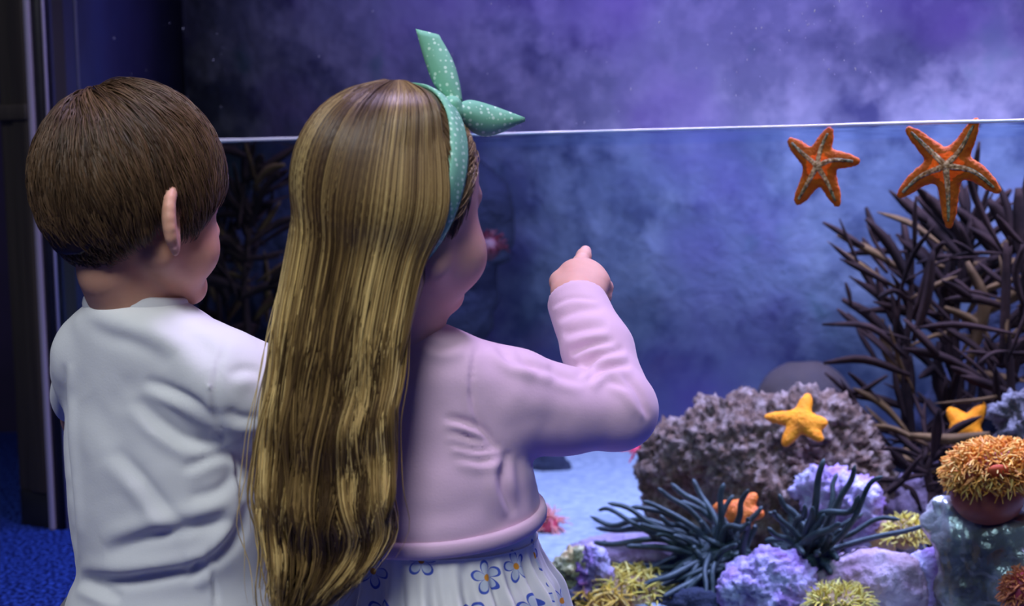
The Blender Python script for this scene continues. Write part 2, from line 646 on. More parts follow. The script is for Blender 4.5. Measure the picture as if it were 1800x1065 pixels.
# ---- sand: rippled bed
M_sand = mat('sand', (0.22, 0.24, 0.29), (0.34, 0.36, 0.41), scale=60, rough=0.9, bmp=0.5, bscale=220, bdist=0.003)
gu, gw = np.meshgrid(np.linspace(-0.475, 2.595, 160), np.linspace(0.0165, TANK_D - 0.002, 70), indexing='ij')
flat = np.stack([gu.ravel(), gw.ravel(), np.zeros(gu.size)], 1)
zz = 0.016 + 0.006 * fbm(flat, 6, 3, 5)
flat[:, 0] = 2.595 - (2.595 - flat[:, 0]) * (2.59 + 0.48 * flat[:, 1] / TANK_D) / 3.07
Vs = LP + UD * flat[:, :1] + ND * flat[:, 1:2] + ZD * zz[:, None]
ii = np.arange(159)[:, None] * 70 + np.arange(69)[None]
Qs = np.stack([ii, ii + 70, ii + 71, ii + 1], -1).reshape(-1, 4)
sand = link('sand', mesh_np('sand', Vs, Qs), M_sand)
tag(sand, 'pale blue-lit sand covering the tank bottom', 'sand', kind='stuff')

# ---- water body: front face against the glass and a gently waved surface
M_wfront = clear_mat('water_body', (0.63, 0.84, 0.90), 0.0, 4.0)
M_wtop = clear_mat('water_surface', (0.86, 0.92, 1.0), 0.85, 5.0, 0.02)
nu, nw = 180, 60
gu, gw = np.meshgrid(np.linspace(-0.0, 2.598, nu), np.linspace(0.017, TANK_D - 0.001, nw), indexing='ij')
flat = np.stack([gu.ravel(), gw.ravel(), np.zeros(gu.size)], 1)
zz = WATER_Z + 0.0012 * fbm(flat * np.array([1, 1.6, 1]), 14, 3, 9)
zz = zz + 0.004 * np.exp(-(flat[:, 1] - 0.017) / 0.004)
flat[:, 0] -= 0.49 * (flat[:, 1] / TANK_D) * (1 - flat[:, 0] / 2.6)
Vw = LP + UD * flat[:, :1] + ND * flat[:, 1:2] + ZD * zz[:, None]
ii = np.arange(nu - 1)[:, None] * nw + np.arange(nw - 1)[None]
Qw = np.stack([ii, ii + nw, ii + nw + 1, ii + 1], -1).reshape(-1, 4)
water = empty('water', tk(0.9, 0.3, 0.1))
tag(water, 'clear blue water filling the tank to the bright waterline', 'water', kind='stuff')
link('water_surface', mesh_np('water_surface', Vw, Qw), M_wtop, water)
top = Vw.reshape(nu, nw, 3)[:, 0]
bot = top.copy()
bot[:, 2] = 0.002
Vf = np.vstack([top, bot])
Qf = np.array([(i, nu + i, nu + i + 1, i + 1) for i in range(nu - 1)])
link('water_front', mesh_np('water_front', Vf, Qf), M_wfront, water)
# meniscus: the curled bead of water where the surface meets the pane
s = np.linspace(0.004, 2.59, 420)
fl3 = np.stack([s, s * 0, s * 0], 1)
rad = 0.0021 + 0.0010 * np.clip(fbm(fl3, 9, 3, 3), -0.6, 1.5)
path = LP + UD * s[:, None] + ND * 0.0215 + ZD * (WATER_Z + 0.004 + 0.0012 * fbm(fl3, 5, 2, 8))[:, None]
M_men = mat('meniscus', (0.95, 0.95, 1.0), (0.85, 0.88, 1.0), scale=60, rough=0.15)  # white base colour stands in for the glint along the bead
link('waterline', tube_mesh('waterline', path, rad, 6), M_men, water)

# ---- splashed droplets on the pane above the water
dr = np.random.default_rng(5)
Vd, Qd, n0 = [], [], 0
spots = [(1325, 16), (1359, 41), (1380, 50), (1387, 54), (1326, 87), (1224, 120), (1448, 105), (1457, 122), (1484, 106), (1471, 83), (1371, 88),
         (1517, 29), (1549, 20), (1422, 42), (1410, 24), (1432, 19), (1292, 227), (1211, 227), (655, 20), (840, 73), (863, 7), (895, 11), (905, 232), (500, 245), (462, 246), (478, 244), (505, 240)]
spots += [(dr.uniform(1270, 1560), dr.uniform(2, 150)) for _ in range(26)] + [(dr.uniform(560, 1300), dr.uniform(5, 230)) for _ in range(22)] + [(dr.uniform(200, 420), dr.uniform(30, 220)) for _ in range(16)]
for (x, y) in spots:
    c = T(x, y, -0.0005)
    r, el, a0 = dr.uniform(0.0004, 0.0010), dr.uniform(1, 2.4), dr.uniform(-0.6, 0.6)
    ring = [c - ND * r * 0.8]
    for k in range(6):
        a = k / 6 * 2 * math.pi
        ring.append(c + UD * r * (math.cos(a) + el * 0.5 * math.sin(a) * math.sin(a0)) + ZD * r * el * math.sin(a))
    Vd += ring
    Qd += [(n0, n0 + 1 + k, n0 + 1 + (k + 1) % 6) for k in range(6)]
    n0 += 7
drop = link('water_droplets', mesh_np('water_droplets', np.array(Vd), np.array(Qd)), mat('droplet', (0.30, 0.30, 0.5), (0.5, 0.5, 0.7), scale=200, rough=0.1))
tag(drop, 'tiny water droplets splashed on the pane above the waterline', 'droplets', kind='stuff')

# ================================================================== people: shared parts
def skin_mat(name, a, b):
    m = mat(name, a, b, scale=26, rough=0.5, bmp=0.12, bscale=700, bdist=0.0006, spec=0.35, sss=0.25)
    return m


def head_field(f, ears=True, cheek=0.026):
    """child's head in its own frame: face towards +y, chin at z = 0, crown at z = 0.19"""
    f.ell((0, -0.012, 0.116), (0.071, 0.088, 0.074), 0.01)
    f.ell((0, -0.044, 0.098), (0.054, 0.043, 0.042), 0.03)
    f.ell((0, 0.028, 0.078), (0.056, 0.050, 0.068), 0.025)
    f.ell((0, 0.036, 0.130), (0.052, 0.042, 0.040), 0.02)
    for sx in (-1, 1):
        f.cone((sx * 0.046, -0.004, 0.048), (sx * 0.012, 0.058, 0.015), 0.018, 0.013, 0.02)
        f.ell((sx * 0.035, 0.047, 0.050), (cheek, cheek, cheek), 0.02)
        f.ell((sx * 0.030, 0.090, 0.090), (0.014, 0.013, 0.011), 0.008, op='s')
        f.cone((sx * 0.012, 0.077, 0.101), (sx * 0.040, 0.066, 0.100), 0.0065, 0.005, 0.012)
        f.ell((sx * 0.0085, 0.084, 0.0635), (0.0065, 0.007, 0.0055), 0.006)
        f.cone((0, 0.0775, 0.0435), (sx * 0.016, 0.071, 0.0425), 0.0062, 0.003, 0.005)
        f.cone((0, 0.0775, 0.0355), (sx * 0.014, 0.071, 0.0385), 0.0066, 0.003, 0.005)
        if ears:
            R = rotz(sx * 0.68) @ roty(sx * -0.10) @ rotx(-0.12)
            c = np.array([sx * 0.0800, -0.015, 0.078])
            f.ell(c, (0.0085, 0.0175, 0.0260), 0.006, R)
            f.ell(c + R @ np.array([sx * 0.0085, 0.004, 0.002]), (0.0068, 0.0105, 0.0165), 0.004, R, op='s')
            arc = [c + R @ np.array([sx * 0.0025, 0.0155 * math.cos(t), 0.0245 * math.sin(t)]) for t in np.linspace(0.25, 4.3, 12)]
            f.chain(arc, [0.0046] * 12, 0.004)
            f.ell(c + R @ np.array([sx * 0.001, 0.005, -0.0245]), (0.0042, 0.0062, 0.0075), 0.006, R)
    f.ell((0, 0.064, 0.0145), (0.016, 0.014, 0.0135), 0.014)
    f.cone((0, 0.078, 0.092), (0, 0.090, 0.068), 0.0065, 0.0088, 0.008)


def hand_field(f, wrist, fwd, up, side, curl=0.35, s=0.82):
    """palm, four fingers and a thumb; side points to the thumb; curl in radians per joint"""
    fwd, up = nrm(fwd), nrm(up)
    sd = nrm(np.cross(up, fwd)) * side
    for i, off in enumerate((0.020, 0.007, -0.006, -0.018)):
        kn = wrist + fwd * (0.066 - 0.004 * abs(i - 1)) * s + sd * off * s
        f.cone(wrist + sd * off * 0.7 * s, kn, 0.0125 * s, 0.0098 * s, 0.012)
        p, d = kn, fwd.copy()
        ln = (0.030, 0.034, 0.031, 0.024)[i]
        for j in range(3):
            d = nrm(d * math.cos(curl) - nrm(np.cross(sd * side, d)) * -math.sin(curl) * 0 - up * math.sin(curl))
            q = p + d * ln * s * (1, 0.72, 0.6)[j]
            f.cone(p, q, (0.0088 - 0.0009 * j) * s, (0.0080 - 0.0009 * j) * s, 0.003)
            p = q
    p, d = wrist + fwd * 0.018 * s + sd * 0.020 * s, nrm(sd * 0.8 + fwd * 0.7 - up * 0.2)
    f.cone(wrist + fwd * 0.01 * s, p, 0.013 * s, 0.011 * s, 0.01)
    for ln in (0.026, 0.022):
        q = p + d * ln * s
        f.cone(p, q, 0.0098 * s, 0.0085 * s, 0.004)
        p, d = q, nrm(d + fwd * 0.6)


def join(parts):
    Vs, Qs, n = [], [], 0
    for V, Q in parts:
        Vs.append(V)
        Qs.append(Q + n)
        n += len(V)
    return np.concatenate(Vs), np.concatenate(Qs)


def lofts(rows, ratio, yaw):
    """rows: (py, px left, px right, depth) -> z, cx, cy, a, b, yaw so that the outline meets the two pixels"""
    K = []
    for r in rows:
        py, xl, xr, d = r[:4]
        c = P((xl + xr) / 2, py, d)
        hw = (xr - xl) / 2 * np.dot(c - CAM, FWD) / FPX
        rt = r[4] if len(r) > 4 else ratio
        a = hw / math.sqrt(math.cos(yaw) ** 2 + rt ** 2 * math.sin(yaw) ** 2)
        K.append((c[2], c[0], c[1], a, a * rt, yaw))
    return np.array(K)


def smooth_keys(K, n=40):
    K = K[np.argsort(K[:, 0])]
    zz = np.linspace(K[0, 0], K[-1, 0], n)
    G = np.stack([np.interp(zz, K[:, 0], K[:, i]) for i in range(6)], 1)
    for _ in range(2):
        G[1:-1] = 0.25 * G[:-2] + 0.5 * G[1:-1] + 0.25 * G[2:]
    return G


class Frame:
    def __init__(s, R, o):
        s.R, s.o = R, np.asarray(o, float)

    def w(s, p):
        return s.o + np.asarray(p) @ s.R.T

    def l(s, p):
        return (np.asarray(p) - s.o) @ np.linalg.inv(s.R).T


def scalp_hair(H, n, whorl, hairline, length, lift, cols, g, grow=0.0, sweep=None, rad=0.00075, S=8, seed=3, clump=0.35, skull=None):
    """short hair: roots spread over the scalp, each strand flowing away from the whorl, layered like thatch. H = head frame"""
    C0 = np.array([0, -0.012, 0.112])
    Rk = np.array([0.072, 0.090, 0.079]) if skull is None else np.asarray(skull)
    wv = nrm(whorl)
    d = g.normal(size=(n * 4, 3))
    d /= np.linalg.norm(d, axis=1, keepdims=True)
    az = np.degrees(np.abs(np.arctan2(d[:, 0], d[:, 1])))
    el = np.degrees(np.arcsin(d[:, 2]))
    d = d[el > np.interp(az, hairline[0], hairline[1])][:n]
    n = len(d)
    L = length(d) * g.uniform(0.75, 1.15, n)
    lift_i = g.uniform(0.1, 1.0, n) * lift
    tw = vnoise(d * 3.5 + 5, seed) * clump + vnoise(d * 14 + 9, seed + 1) * clump * 0.9
    path = np.zeros((n, S, 3))
    cur = d.copy()
    for s in range(S):
        u = s / (S - 1)
        r = 1.0 / np.sqrt(((cur / Rk) ** 2).sum(1))
        off = grow + 0.0015 + lift_i * (0.55 + 0.45 * np.sin(np.pi * min(1, u * 1.05)))
        path[:, s] = C0 + cur * (r + off)[:, None]
        t = -(wv[None] - (cur @ wv)[:, None] * cur)
        t /= np.maximum(np.linalg.norm(t, axis=1, keepdims=True), 0.15)
        if sweep is not None:
            t = t + sweep(cur)
        b = np.cross(cur, t)
        t = t + b * tw[:, None]
        t -= (t * cur).sum(1, keepdims=True) * cur
        t /= np.maximum(np.linalg.norm(t, axis=1, keepdims=True), 1e-6)
        cur = cur + t * (L / (S - 1) / r)[:, None]
        cur /= np.linalg.norm(cur, axis=1, keepdims=True)
    u = np.linspace(0, 1, S)
    rr = rad * g.uniform(0.6, 1.3, (n, 1)) * (1.05 - 0.8 * u ** 2)[None]
    f1 = 0.5 + 0.5 * np.clip(vnoise(d * 9 + 2, seed + 5) + g.normal(size=n) * 0.35, -1, 1)
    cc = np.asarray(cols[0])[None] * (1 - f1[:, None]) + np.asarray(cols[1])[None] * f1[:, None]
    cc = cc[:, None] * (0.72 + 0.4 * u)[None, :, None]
    return H.w(path.reshape(-1, 3)).reshape(path.shape), rr, cc


# ================================================================== the boy
BD = 1.20
Hb = Frame(rotz(-math.radians(43)) @ rotx(-math.radians(4)) @ np.diag([0.92, 0.87, 1.0]), (0, 0, 0))
Hb.o = P(240, 345, BD) - Hb.R @ np.array([0, -0.004, 0.098])
boy = empty('person', (P(285, 900, 1.23)[0], 1.23, 0.0))
tag(boy, 'boy with short brown hair in a plain white t-shirt, seen from behind', 'person')
M_skinb = skin_mat('boy_skin', (0.58, 0.30, 0.20), (0.64, 0.34, 0.235))

f = Field((-0.10, -0.12, -0.11), (0.10, 0.115, 0.20), 0.0021)
head_field(f, True, 0.0225)
nb = Hb.l(P(240, 555, BD + 0.012))
f.cone((0, -0.028, 0.055), nb + np.array([0, 0.006, 0]), 0.038, 0.041, 0.012)
f.cone((0, -0.035, 0.03), nb, 0.031, 0.040, 0.012)
f.cone((0, -0.004, 0.025), nb + np.array([0.0, 0.014, 0.0]), 0.029, 0.034, 0.008)
V, Q = f.net()
headb = (Hb.w(V), Q)

BYAW = -math.radians(26)
bf, br = np.array([math.sin(-BYAW), math.cos(BYAW), 0]), np.array([math.cos(BYAW), math.sin(BYAW), 0])
hipb = P(285, 1080, 1.24)
hipb[2] = 0.13
# body under the clothes: torso, folded legs, arms
sl, sr = P(155, 622, 1.225), P(398, 640, 1.185)
ell_l, wri_l = P(152, 735, 1.33), P(215, 800, 1.42)
ell_r, wri_r = P(545, 700, 1.30), P(560, 690, 1.46)
f = Field((-0.56, 1.02, -0.005), (-0.02, 1.72, 0.50), 0.005)
f.cone(P(240, 560, 1.222), P(256, 660, 1.222), 0.034, 0.046, 0.02)
f.cone(P(256, 660, 1.222), P(275, 930, 1.24), 0.046, 0.056, 0.02)
f.cone(sl, sr, 0.020, 0.020, 0.02)
f.ell(hipb, (0.095, 0.08, 0.075), 0.04)
for sx in (-1, 1):
    h0 = hipb + br * sx * 0.045 + np.array([0, 0, -0.01])
    kn = h0 + bf * 0.23 + br * sx * 0.03
    kn[2] = 0.060
    an = hipb + br * sx * 0.055 - bf * 0.07
    an[2] = 0.032
    f.cone(h0, kn, 0.058, 0.042, 0.02)
    f.cone(kn - np.array([0, 0, 0.018]), an, 0.036, 0.026, 0.015)
    f.cone(an, an - bf * 0.10 + np.array([0, 0, -0.006]), 0.024, 0.018, 0.012)
for s_, e_, w_ in ((sl, ell_l, wri_l), (sr, ell_r, wri_r)):
    f.cone(s_, e_, 0.024, 0.023, 0.012)
    f.cone(e_, w_, 0.0235, 0.0175, 0.012)
V, Q = f.net()
bodyb = (relax(V, Q, 2), Q)
hands = []
for e_, w_, side in ((ell_l, wri_l, -1), (ell_r, wri_r, 1)):
    f = Field(w_ - 0.11, w_ + 0.11, 0.0024)
    hand_field(f, w_, w_ - e_, ZD, side)
    f.cone(w_ - nrm(w_ - e_) * 0.04, w_, 0.0185, 0.0155, 0.01)
    hands.append(f.net())
V, Q = join([headb, bodyb] + hands)
link('body', mesh_np('body', V, Q), M_skinb, boy)
M_eye = mat('eye', (0.75, 0.73, 0.72), (0.8, 0.78, 0.77), scale=40, rough=0.15)
M_iris = mat('iris', (0.05, 0.03, 0.02), (0.02, 0.012, 0.01), scale=300, rough=0.1)


def eyes(H, parent):
    for sx in (-1, 1):
        f = Field((-0.014, -0.014, -0.014), (0.014, 0.014, 0.014), 0.0012)
        f.ell((0, 0, 0), (0.0105,) * 3, 0.001)
        V, Q = f.net()
        e = link('eye', mesh_np('eye', H.w(V + np.array([sx * 0.030, 0.0625, 0.0895])), Q), M_eye, parent)
        f = Field((-0.008, -0.005, -0.008), (0.008, 0.005, 0.008), 0.0008)
        f.ell((0, 0, 0), (0.0052, 0.002, 0.0052), 0.001)
        V, Q = f.net()
        link('iris', mesh_np('iris', H.w(V + np.array([sx * 0.030, 0.0720, 0.0895])), Q), M_iris, e)


eyes(Hb, boy)

# --- hair
M_hairb = hair_mat('boy_hair', 0.42, 0.4)
BC = ((0.050, 0.027, 0.013), (0.20, 0.115, 0.055))
f = Field((-0.11, -0.13, -0.03), (0.11, 0.13, 0.23), 0.003)
f.ell((0, -0.012, 0.114), (0.0755, 0.0925, 0.080), 0.01)
f.ell((0, -0.046, 0.083), (0.055, 0.048, 0.058), 0.03)
X, Y, Z = f.grid()
az = np.degrees(np.abs(np.arctan2(X + 0 * Z, Y + 0.012 + 0 * Z)))
el = np.degrees(np.arctan2(Z - 0.112, np.hypot(X, Y + 0.012)))
HLb = (np.array([0, 40, 58, 70, 84, 88, 104, 108, 130, 160, 180]), np.array([14, 8, -5, -25, -31, 0, 0, -30, -46, -56, -57]))
f.clip((np.interp(az, *HLb) + 6 + 6 * (az > 100) - el) * 0.0014)
V, Q = f.net()
V = relax(V, Q, 3)
g = np.random.default_rng(11)
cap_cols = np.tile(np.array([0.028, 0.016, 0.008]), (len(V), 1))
hairb = link('hair', mesh_np('hair', Hb.w(V), Q, colors=cap_cols), M_hairb, boy)


def len_b(d):
    az = np.degrees(np.abs(np.arctan2(d[:, 0], d[:, 1])))
    el = np.degrees(np.arcsin(d[:, 2]))
    low = np.interp(el, [-55, -25, 10, 50], [0.010, 0.022, 0.040, 0.050])
    return np.where(az < 60, np.maximum(low, 0.030), low)


def sweep_b(cur):
    front = np.clip((cur[:, 1] - 0.1) * 1.6, 0, 1)
    return front[:, None] * np.array([0.9, 0.35, -0.1])[None]


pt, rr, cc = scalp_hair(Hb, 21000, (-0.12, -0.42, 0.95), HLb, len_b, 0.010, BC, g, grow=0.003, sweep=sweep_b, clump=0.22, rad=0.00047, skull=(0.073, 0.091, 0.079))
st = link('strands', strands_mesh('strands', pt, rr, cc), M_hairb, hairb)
st['kind'] = 'stuff'

# --- t-shirt
M_shirt = mat('white_cotton', (0.74, 0.75, 0.76), (0.70, 0.71, 0.73), scale=5, rough=0.85, bmp=0.12, bscale=420, bdist=0.0008, sheen=0.15)
rows = [(528, 158, 318, 1.210, 1.06), (538, 146, 332, 1.211, 1.0), (552, 128, 362, 1.212, 0.88), (570, 116, 400, 1.214, 0.76), (600, 106, 412, 1.217, 0.70), (660, 102, 404, 1.22, 0.70), (720, 101, 402, 1.22, 0.70),
        (800, 106, 446, 1.225, 0.72), (870, 110, 466, 1.23, 0.74), (940, 118, 474, 1.235, 0.76), (990, 130, 474, 1.24, 0.78), (1012, 132, 476, 1.24, 0.80), (1035, 116, 484, 1.24, 0.82), (1080, 106, 490, 1.24, 0.84), (1180, 92, 490, 1.24, 0.86)]
Kb = smooth_keys(lofts(rows, 0.7, BYAW), 60)
f = Field((-0.50, 0.98, 0.08), (-0.05, 1.48, 0.52), 0.0031)
f.loft(Kb, 0.01)
f.cone(P(388, 665, 1.185), P(420, 690, 1.20), 0.047, 0.052, 0.022)
f.cone(P(420, 690, 1.20), P(520, 695, 1.30), 0.052, 0.045, 0.012)
f.cone(P(152, 628, 1.225), P(152, 695, 1.30), 0.032, 0.035, 0.02)
# neckline: cut the collar opening, keep a rim of cloth
nA, nB = P(241, 470, 1.19), P(241, 575, 1.222)
# sleeve ends
X, Y, Z = f.grid()
eR = P(520, 695, 1.30)
dR = nrm(eR - P(420, 690, 1.20))
f.clip(np.where((X - eR[0]) ** 2 + (Y - eR[1]) ** 2 + (Z - eR[2]) ** 2 < 0.09 ** 2, (X - eR[0]) * dR[0] + (Y - eR[1]) * dR[1] + (Z - eR[2]) * dR[2], -1.0))
V, Q = f.net()
V = relax(V, Q, 2)
N = vnormals(V, Q)
V = V + N * (0.0016 * fbm(V, 16, 3, 3))[:, None]
folds_b = [([(255, 668), (297, 684), (340, 706), (380, 738)], 0.0045, 9), ([(240, 700), (285, 745), (335, 775), (402, 780)], 0.0050, 11), ([(200, 790), (249, 840), (297, 898), (335, 918)], 0.0042, 12),
           ([(419, 912), (371, 921), (297, 937), (239, 953), (185, 972)], 0.0055, 13), ([(440, 880), (420, 935), (385, 978), (340, 1004)], 0.0070, 11), ([(370, 1000), (290, 1012), (212, 1022), (140, 1016)], 0.0075, 12),
           ([(131, 985), (126, 900), (119, 800), (113, 700), (112, 640)], 0.0045, 6), ([(318, 826), (371, 803), (412, 797)], 0.0032, 9), ([(330, 875), (382, 863), (416, 830)], 0.0032, 10), ([(300, 640), (250, 610), (190, 590), (135, 560)], 0.0028, 16),
           ([(140, 1020), (175, 1035), (215, 1052)], 0.0045, 9), ([(330, 1025), (345, 1000), (352, 980)], 0.004, 9), ([(150, 700), (200, 760), (240, 850)], 0.0022, 26), ([(290, 560), (340, 590), (385, 640)], 0.0022, 18),
           ([(396, 602), (382, 650), (376, 695), (384, 740), (402, 782)], 0.0028, 5), ([(410, 790), (418, 830), (424, 885)], 0.0030, 4), ([(398, 720), (425, 735), (460, 735)], 0.003, 9), ([(400, 660), (430, 650), (465, 655)], 0.002, 10), ([(372, 1000), (378, 1035), (380, 1065)], 0.003, 4)]
V = fold(V, N, [(a, b * 1.05, c) for a, b, c in folds_b])
V = relax(V, Q, 1, 0.3)
shirt = link('t_shirt', mesh_np('t_shirt', V, Q), M_shirt, boy)


def ring_tube(name, c, R, a, b, r, m, parent, n=48, k=8, z_fn=None):
    t = np.linspace(0, 2 * np.pi, n + 1)[:-1]
    pth = np.stack([a * np.cos(t), b * np.sin(t), 0 * t if z_fn is None else z_fn(t)], 1) @ R.T + c
    tt = np.roll(pth, -1, 0) - np.roll(pth, 1, 0)
    tt /= np.linalg.norm(tt, axis=1, keepdims=True)
    out = pth - c
    out -= (out * tt).sum(1, keepdims=True) * tt
    out /= np.linalg.norm(out, axis=1, keepdims=True)
    up = np.cross(tt, out)
    ang = np.arange(k) / k * 2 * np.pi
    ra, rb = (r, r) if np.isscalar(r) else r
    V = pth[:, None] + out[:, None] * (ra * np.cos(ang))[None, :, None] + up[:, None] * (rb * np.sin(ang))[None, :, None]
    i = np.arange(n)[:, None] * k
    i2 = ((np.arange(n) + 1) % n)[:, None] * k
    j, j2 = np.arange(k)[None], ((np.arange(k) + 1) % k)[None]
    Q = np.stack([i + j, i + j2, i2 + j2, i2 + j], -1).reshape(-1, 4)
    return link(name, mesh_np(name, V.reshape(-1, 3), Q), m, parent)


cb = P(239, 535, 1.212)
ring_tube('collar', cb, rotz(BYAW) @ rotx(-0.10), 0.0452, 0.0452, (0.0026, 0.0078), M_shirt, shirt)

# --- shorts
M_short = mat('grey_cotton', (0.20, 0.20, 0.22), (0.24, 0.24, 0.26), scale=14, rough=0.9, bmp=0.2, bscale=300)
f = Field(hipb - np.array([0.20, 0.18, 0.13]), hipb + np.array([0.28, 0.36, 0.09]), 0.005)
f.ell(hipb, (0.108, 0.092, 0.080), 0.03)
for sx in (-1, 1):
    h0 = hipb + br * sx * 0.045
    kn = h0 + bf * 0.20 + br * sx * 0.025
    kn[2] = 0.075
    f.cone(h0, kn, 0.068, 0.058, 0.02)
V, Q = f.net()
V[:, 2] = np.maximum(V[:, 2], 0.012)
link('shorts', mesh_np('shorts', V, Q), M_short, boy)

# ================================================================== the girl
GD = 1.12
Hg = Frame(rotz(-math.radians(38)) @ np.diag([0.93, 0.93, 1.03]), (0, 0, 0))
Hg.o = P(691, 352, GD) - Hg.R @ np.array([0, -0.004, 0.098])
girl = empty('person', (P(720, 900, 1.16)[0], 1.16, 0.0))
tag(girl, 'girl with very long blonde hair and pink cardigan, pointing at the tank', 'person')
M_sking = skin_mat('girl_skin', (0.66, 0.36, 0.30), (0.72, 0.41, 0.34))
GYAW = -math.radians(24)
gf, gr = np.array([math.sin(-GYAW), math.cos(GYAW), 0]), np.array([math.cos(GYAW), math.sin(GYAW), 0])

f = Field((-0.10, -0.12, -0.10), (0.10, 0.115, 0.20), 0.0021)
head_field(f, False)
nb = Hg.l(P(705, 600, GD + 0.035))
f.cone((0, -0.022, 0.055), nb, 0.038, 0.040, 0.022)
f.cone((0, 0.0, 0.025), nb, 0.030, 0.034, 0.02)
V, Q = f.net()
headg = (Hg.w(V), Q)

# right arm: shoulder, elbow, wrist; the index finger points into the tank
shR, elR, wrR = P(862, 690, 1.155), P(1085, 722, 1.185), P(1016, 528, 1.275)
shL, elL, wrL = P(560, 690, 1.175), P(540, 850, 1.25), P(600, 900, 1.38)
hipg = P(735, 1060, 1.19)
hipg[2] = 0.13
f = Field((-0.42, 0.98, -0.005), (0.20, 1.66, 0.48), 0.005)
f.cone(P(706, 590, 1.165), P(712, 660, 1.165), 0.034, 0.045, 0.02)
f.cone(P(712, 660, 1.165), P(732, 900, 1.175), 0.048, 0.056, 0.02)
f.cone(shL, shR, 0.022, 0.022, 0.02)
f.ell(hipg, (0.085, 0.075, 0.07), 0.03)
for sx in (-1, 1):
    h0 = hipg + gr * sx * 0.045 - np.array([0, 0, 0.012])
    kn = h0 + gf * 0.22 + gr * sx * 0.02
    kn[2] = 0.056
    an = hipg + gr * sx * 0.05 - gf * 0.07
    an[2] = 0.030
    f.cone(h0, kn, 0.054, 0.040, 0.02)
    f.cone(kn - np.array([0, 0, 0.016]), an, 0.034, 0.025, 0.015)
    f.cone(an, an - gf * 0.09, 0.022, 0.017, 0.012)
for s_, e_, w_ in ((shL, elL, wrL), (shR, elR, wrR)):
    f.cone(s_, e_, 0.027, 0.025, 0.012)
    f.cone(e_, w_, 0.024, 0.019, 0.012)
V, Q = f.net()
bodyg = (relax(V, Q, 2), Q)
f = Field(wrL - 0.11, wrL + 0.11, 0.0024)
hand_field(f, wrL, wrL - elL, ZD, -1)
f.cone(wrL - nrm(wrL - elL) * 0.04, wrL, 0.0185, 0.0155, 0.01)
handL = f.net()
# pointing hand
f = Field(P(1018, 490, 1.31) - 0.10, P(1018, 490, 1.31) + 0.10, 0.0014)
f.cone(P(1012, 548, 1.265), P(1016, 522, 1.283), 0.0185, 0.0185, 0.01)
kn = [(1003, 482, 1.318), (1022, 476, 1.322), (1041, 482, 1.320), (1053, 497, 1.312)]
wr = [(1003, 522, 1.282), (1010, 520, 1.282), (1024, 522, 1.284), (1032, 524, 1.284)]
for a, b, r in zip(wr, kn, (0.0140, 0.0140, 0.0130, 0.0118)):
    f.cone(P(*a), P(*b), 0.0150, r * 0.92, 0.012)
for kx, ky, kd in kn:
    f.ell(P(kx, ky - 1, kd - 0.0085), (0.0062, 0.0050, 0.0062), 0.006)
f.chain([P(1012, 478, 1.325), P(1021, 462, 1.345), P(1026, 450, 1.360), P(1029, 442, 1.372)], [0.0098, 0.0080, 0.0072, 0.0064], 0.005)   # index
for k0, k1, k2, k3 in (((1030, 480, 1.330), (1036, 489, 1.355), (1034, 508, 1.352), (1028, 512, 1.335)),
                       ((1044, 485, 1.326), (1052, 495, 1.348), (1050, 514, 1.344), (1042, 518, 1.328)),
                       ((1056, 497, 1.316), (1063, 505, 1.334), (1061, 521, 1.328), (1052, 524, 1.314))):
    f.chain([P(*k0), P(*k1), P(*k2), P(*k3)], [0.0094, 0.0084, 0.0078, 0.0070], 0.003)
f.chain([P(990, 512, 1.290), P(985, 495, 1.312), P(994, 488, 1.335), P(1010, 492, 1.352)], [0.0125, 0.0100, 0.0086, 0.0074], 0.006)   # thumb
handR = f.net()
V, Q = join([headg, bodyg, handL, handR])
link('body', mesh_np('body', V, Q), M_sking, girl)
eyes(Hg, girl)
# nail of the pointing finger
f = Field(P(1029, 442, 1.372) - 0.012, P(1029, 442, 1.372) + 0.012, 0.0008)
f.ell(P(1028, 441, 1.3655), (0.0040, 0.0030, 0.0042), 0.001)
V, Q = f.net()
link('finger_nail', mesh_np('finger_nail', V, Q), mat('nail', (0.80, 0.56, 0.48), (0.84, 0.60, 0.52), scale=100, rough=0.25), girl)

# --- cardigan
M_card = mat('pink_knit', (0.68, 0.475, 0.63), (0.72, 0.505, 0.66), scale=8, rough=0.9, bmp=0.15, bscale=520, bdist=0.0008, sheen=0.25)
rows = [(566, 660, 770, 1.158, 1.1), (576, 636, 802, 1.158, 0.95), (592, 605, 838, 1.160, 0.75), (610, 575, 868, 1.162, 0.60), (650, 550, 892, 1.163, 0.60), (700, 545, 900, 1.165, 0.62), (760, 545, 912, 1.168, 0.66),
        (820, 540, 938, 1.172, 0.70), (880, 535, 950, 1.176, 0.74), (940, 535, 958, 1.18, 0.76), (1000, 535, 965, 1.18, 0.78)]
Kg = smooth_keys(lofts(rows, 0.7, GYAW), 60)
f = Field((-0.30, 0.98, 0.16), (0.24, 1.42, 0.50), 0.0029)
f.loft(Kg, 0.012)
f.cone(P(858, 692, 1.158), P(890, 703, 1.158), 0.043, 0.045, 0.02)
f.cone(P(890, 703, 1.158), P(985, 722, 1.168), 0.0445, 0.0375, 0.02)
f.cone(P(985, 722, 1.168), elR, 0.0375, 0.0350, 0.015)
f.cone(elR, P(1050, 615, 1.235), 0.0350, 0.0335, 0.010)
f.cone(P(1050, 615, 1.235), P(1010, 520, 1.283), 0.0335, 0.0285, 0.01)
f.cone(shL, elL, 0.044, 0.034, 0.02)
f.cone(elL, wrL, 0.034, 0.027, 0.01)
X, Y, Z = f.grid()


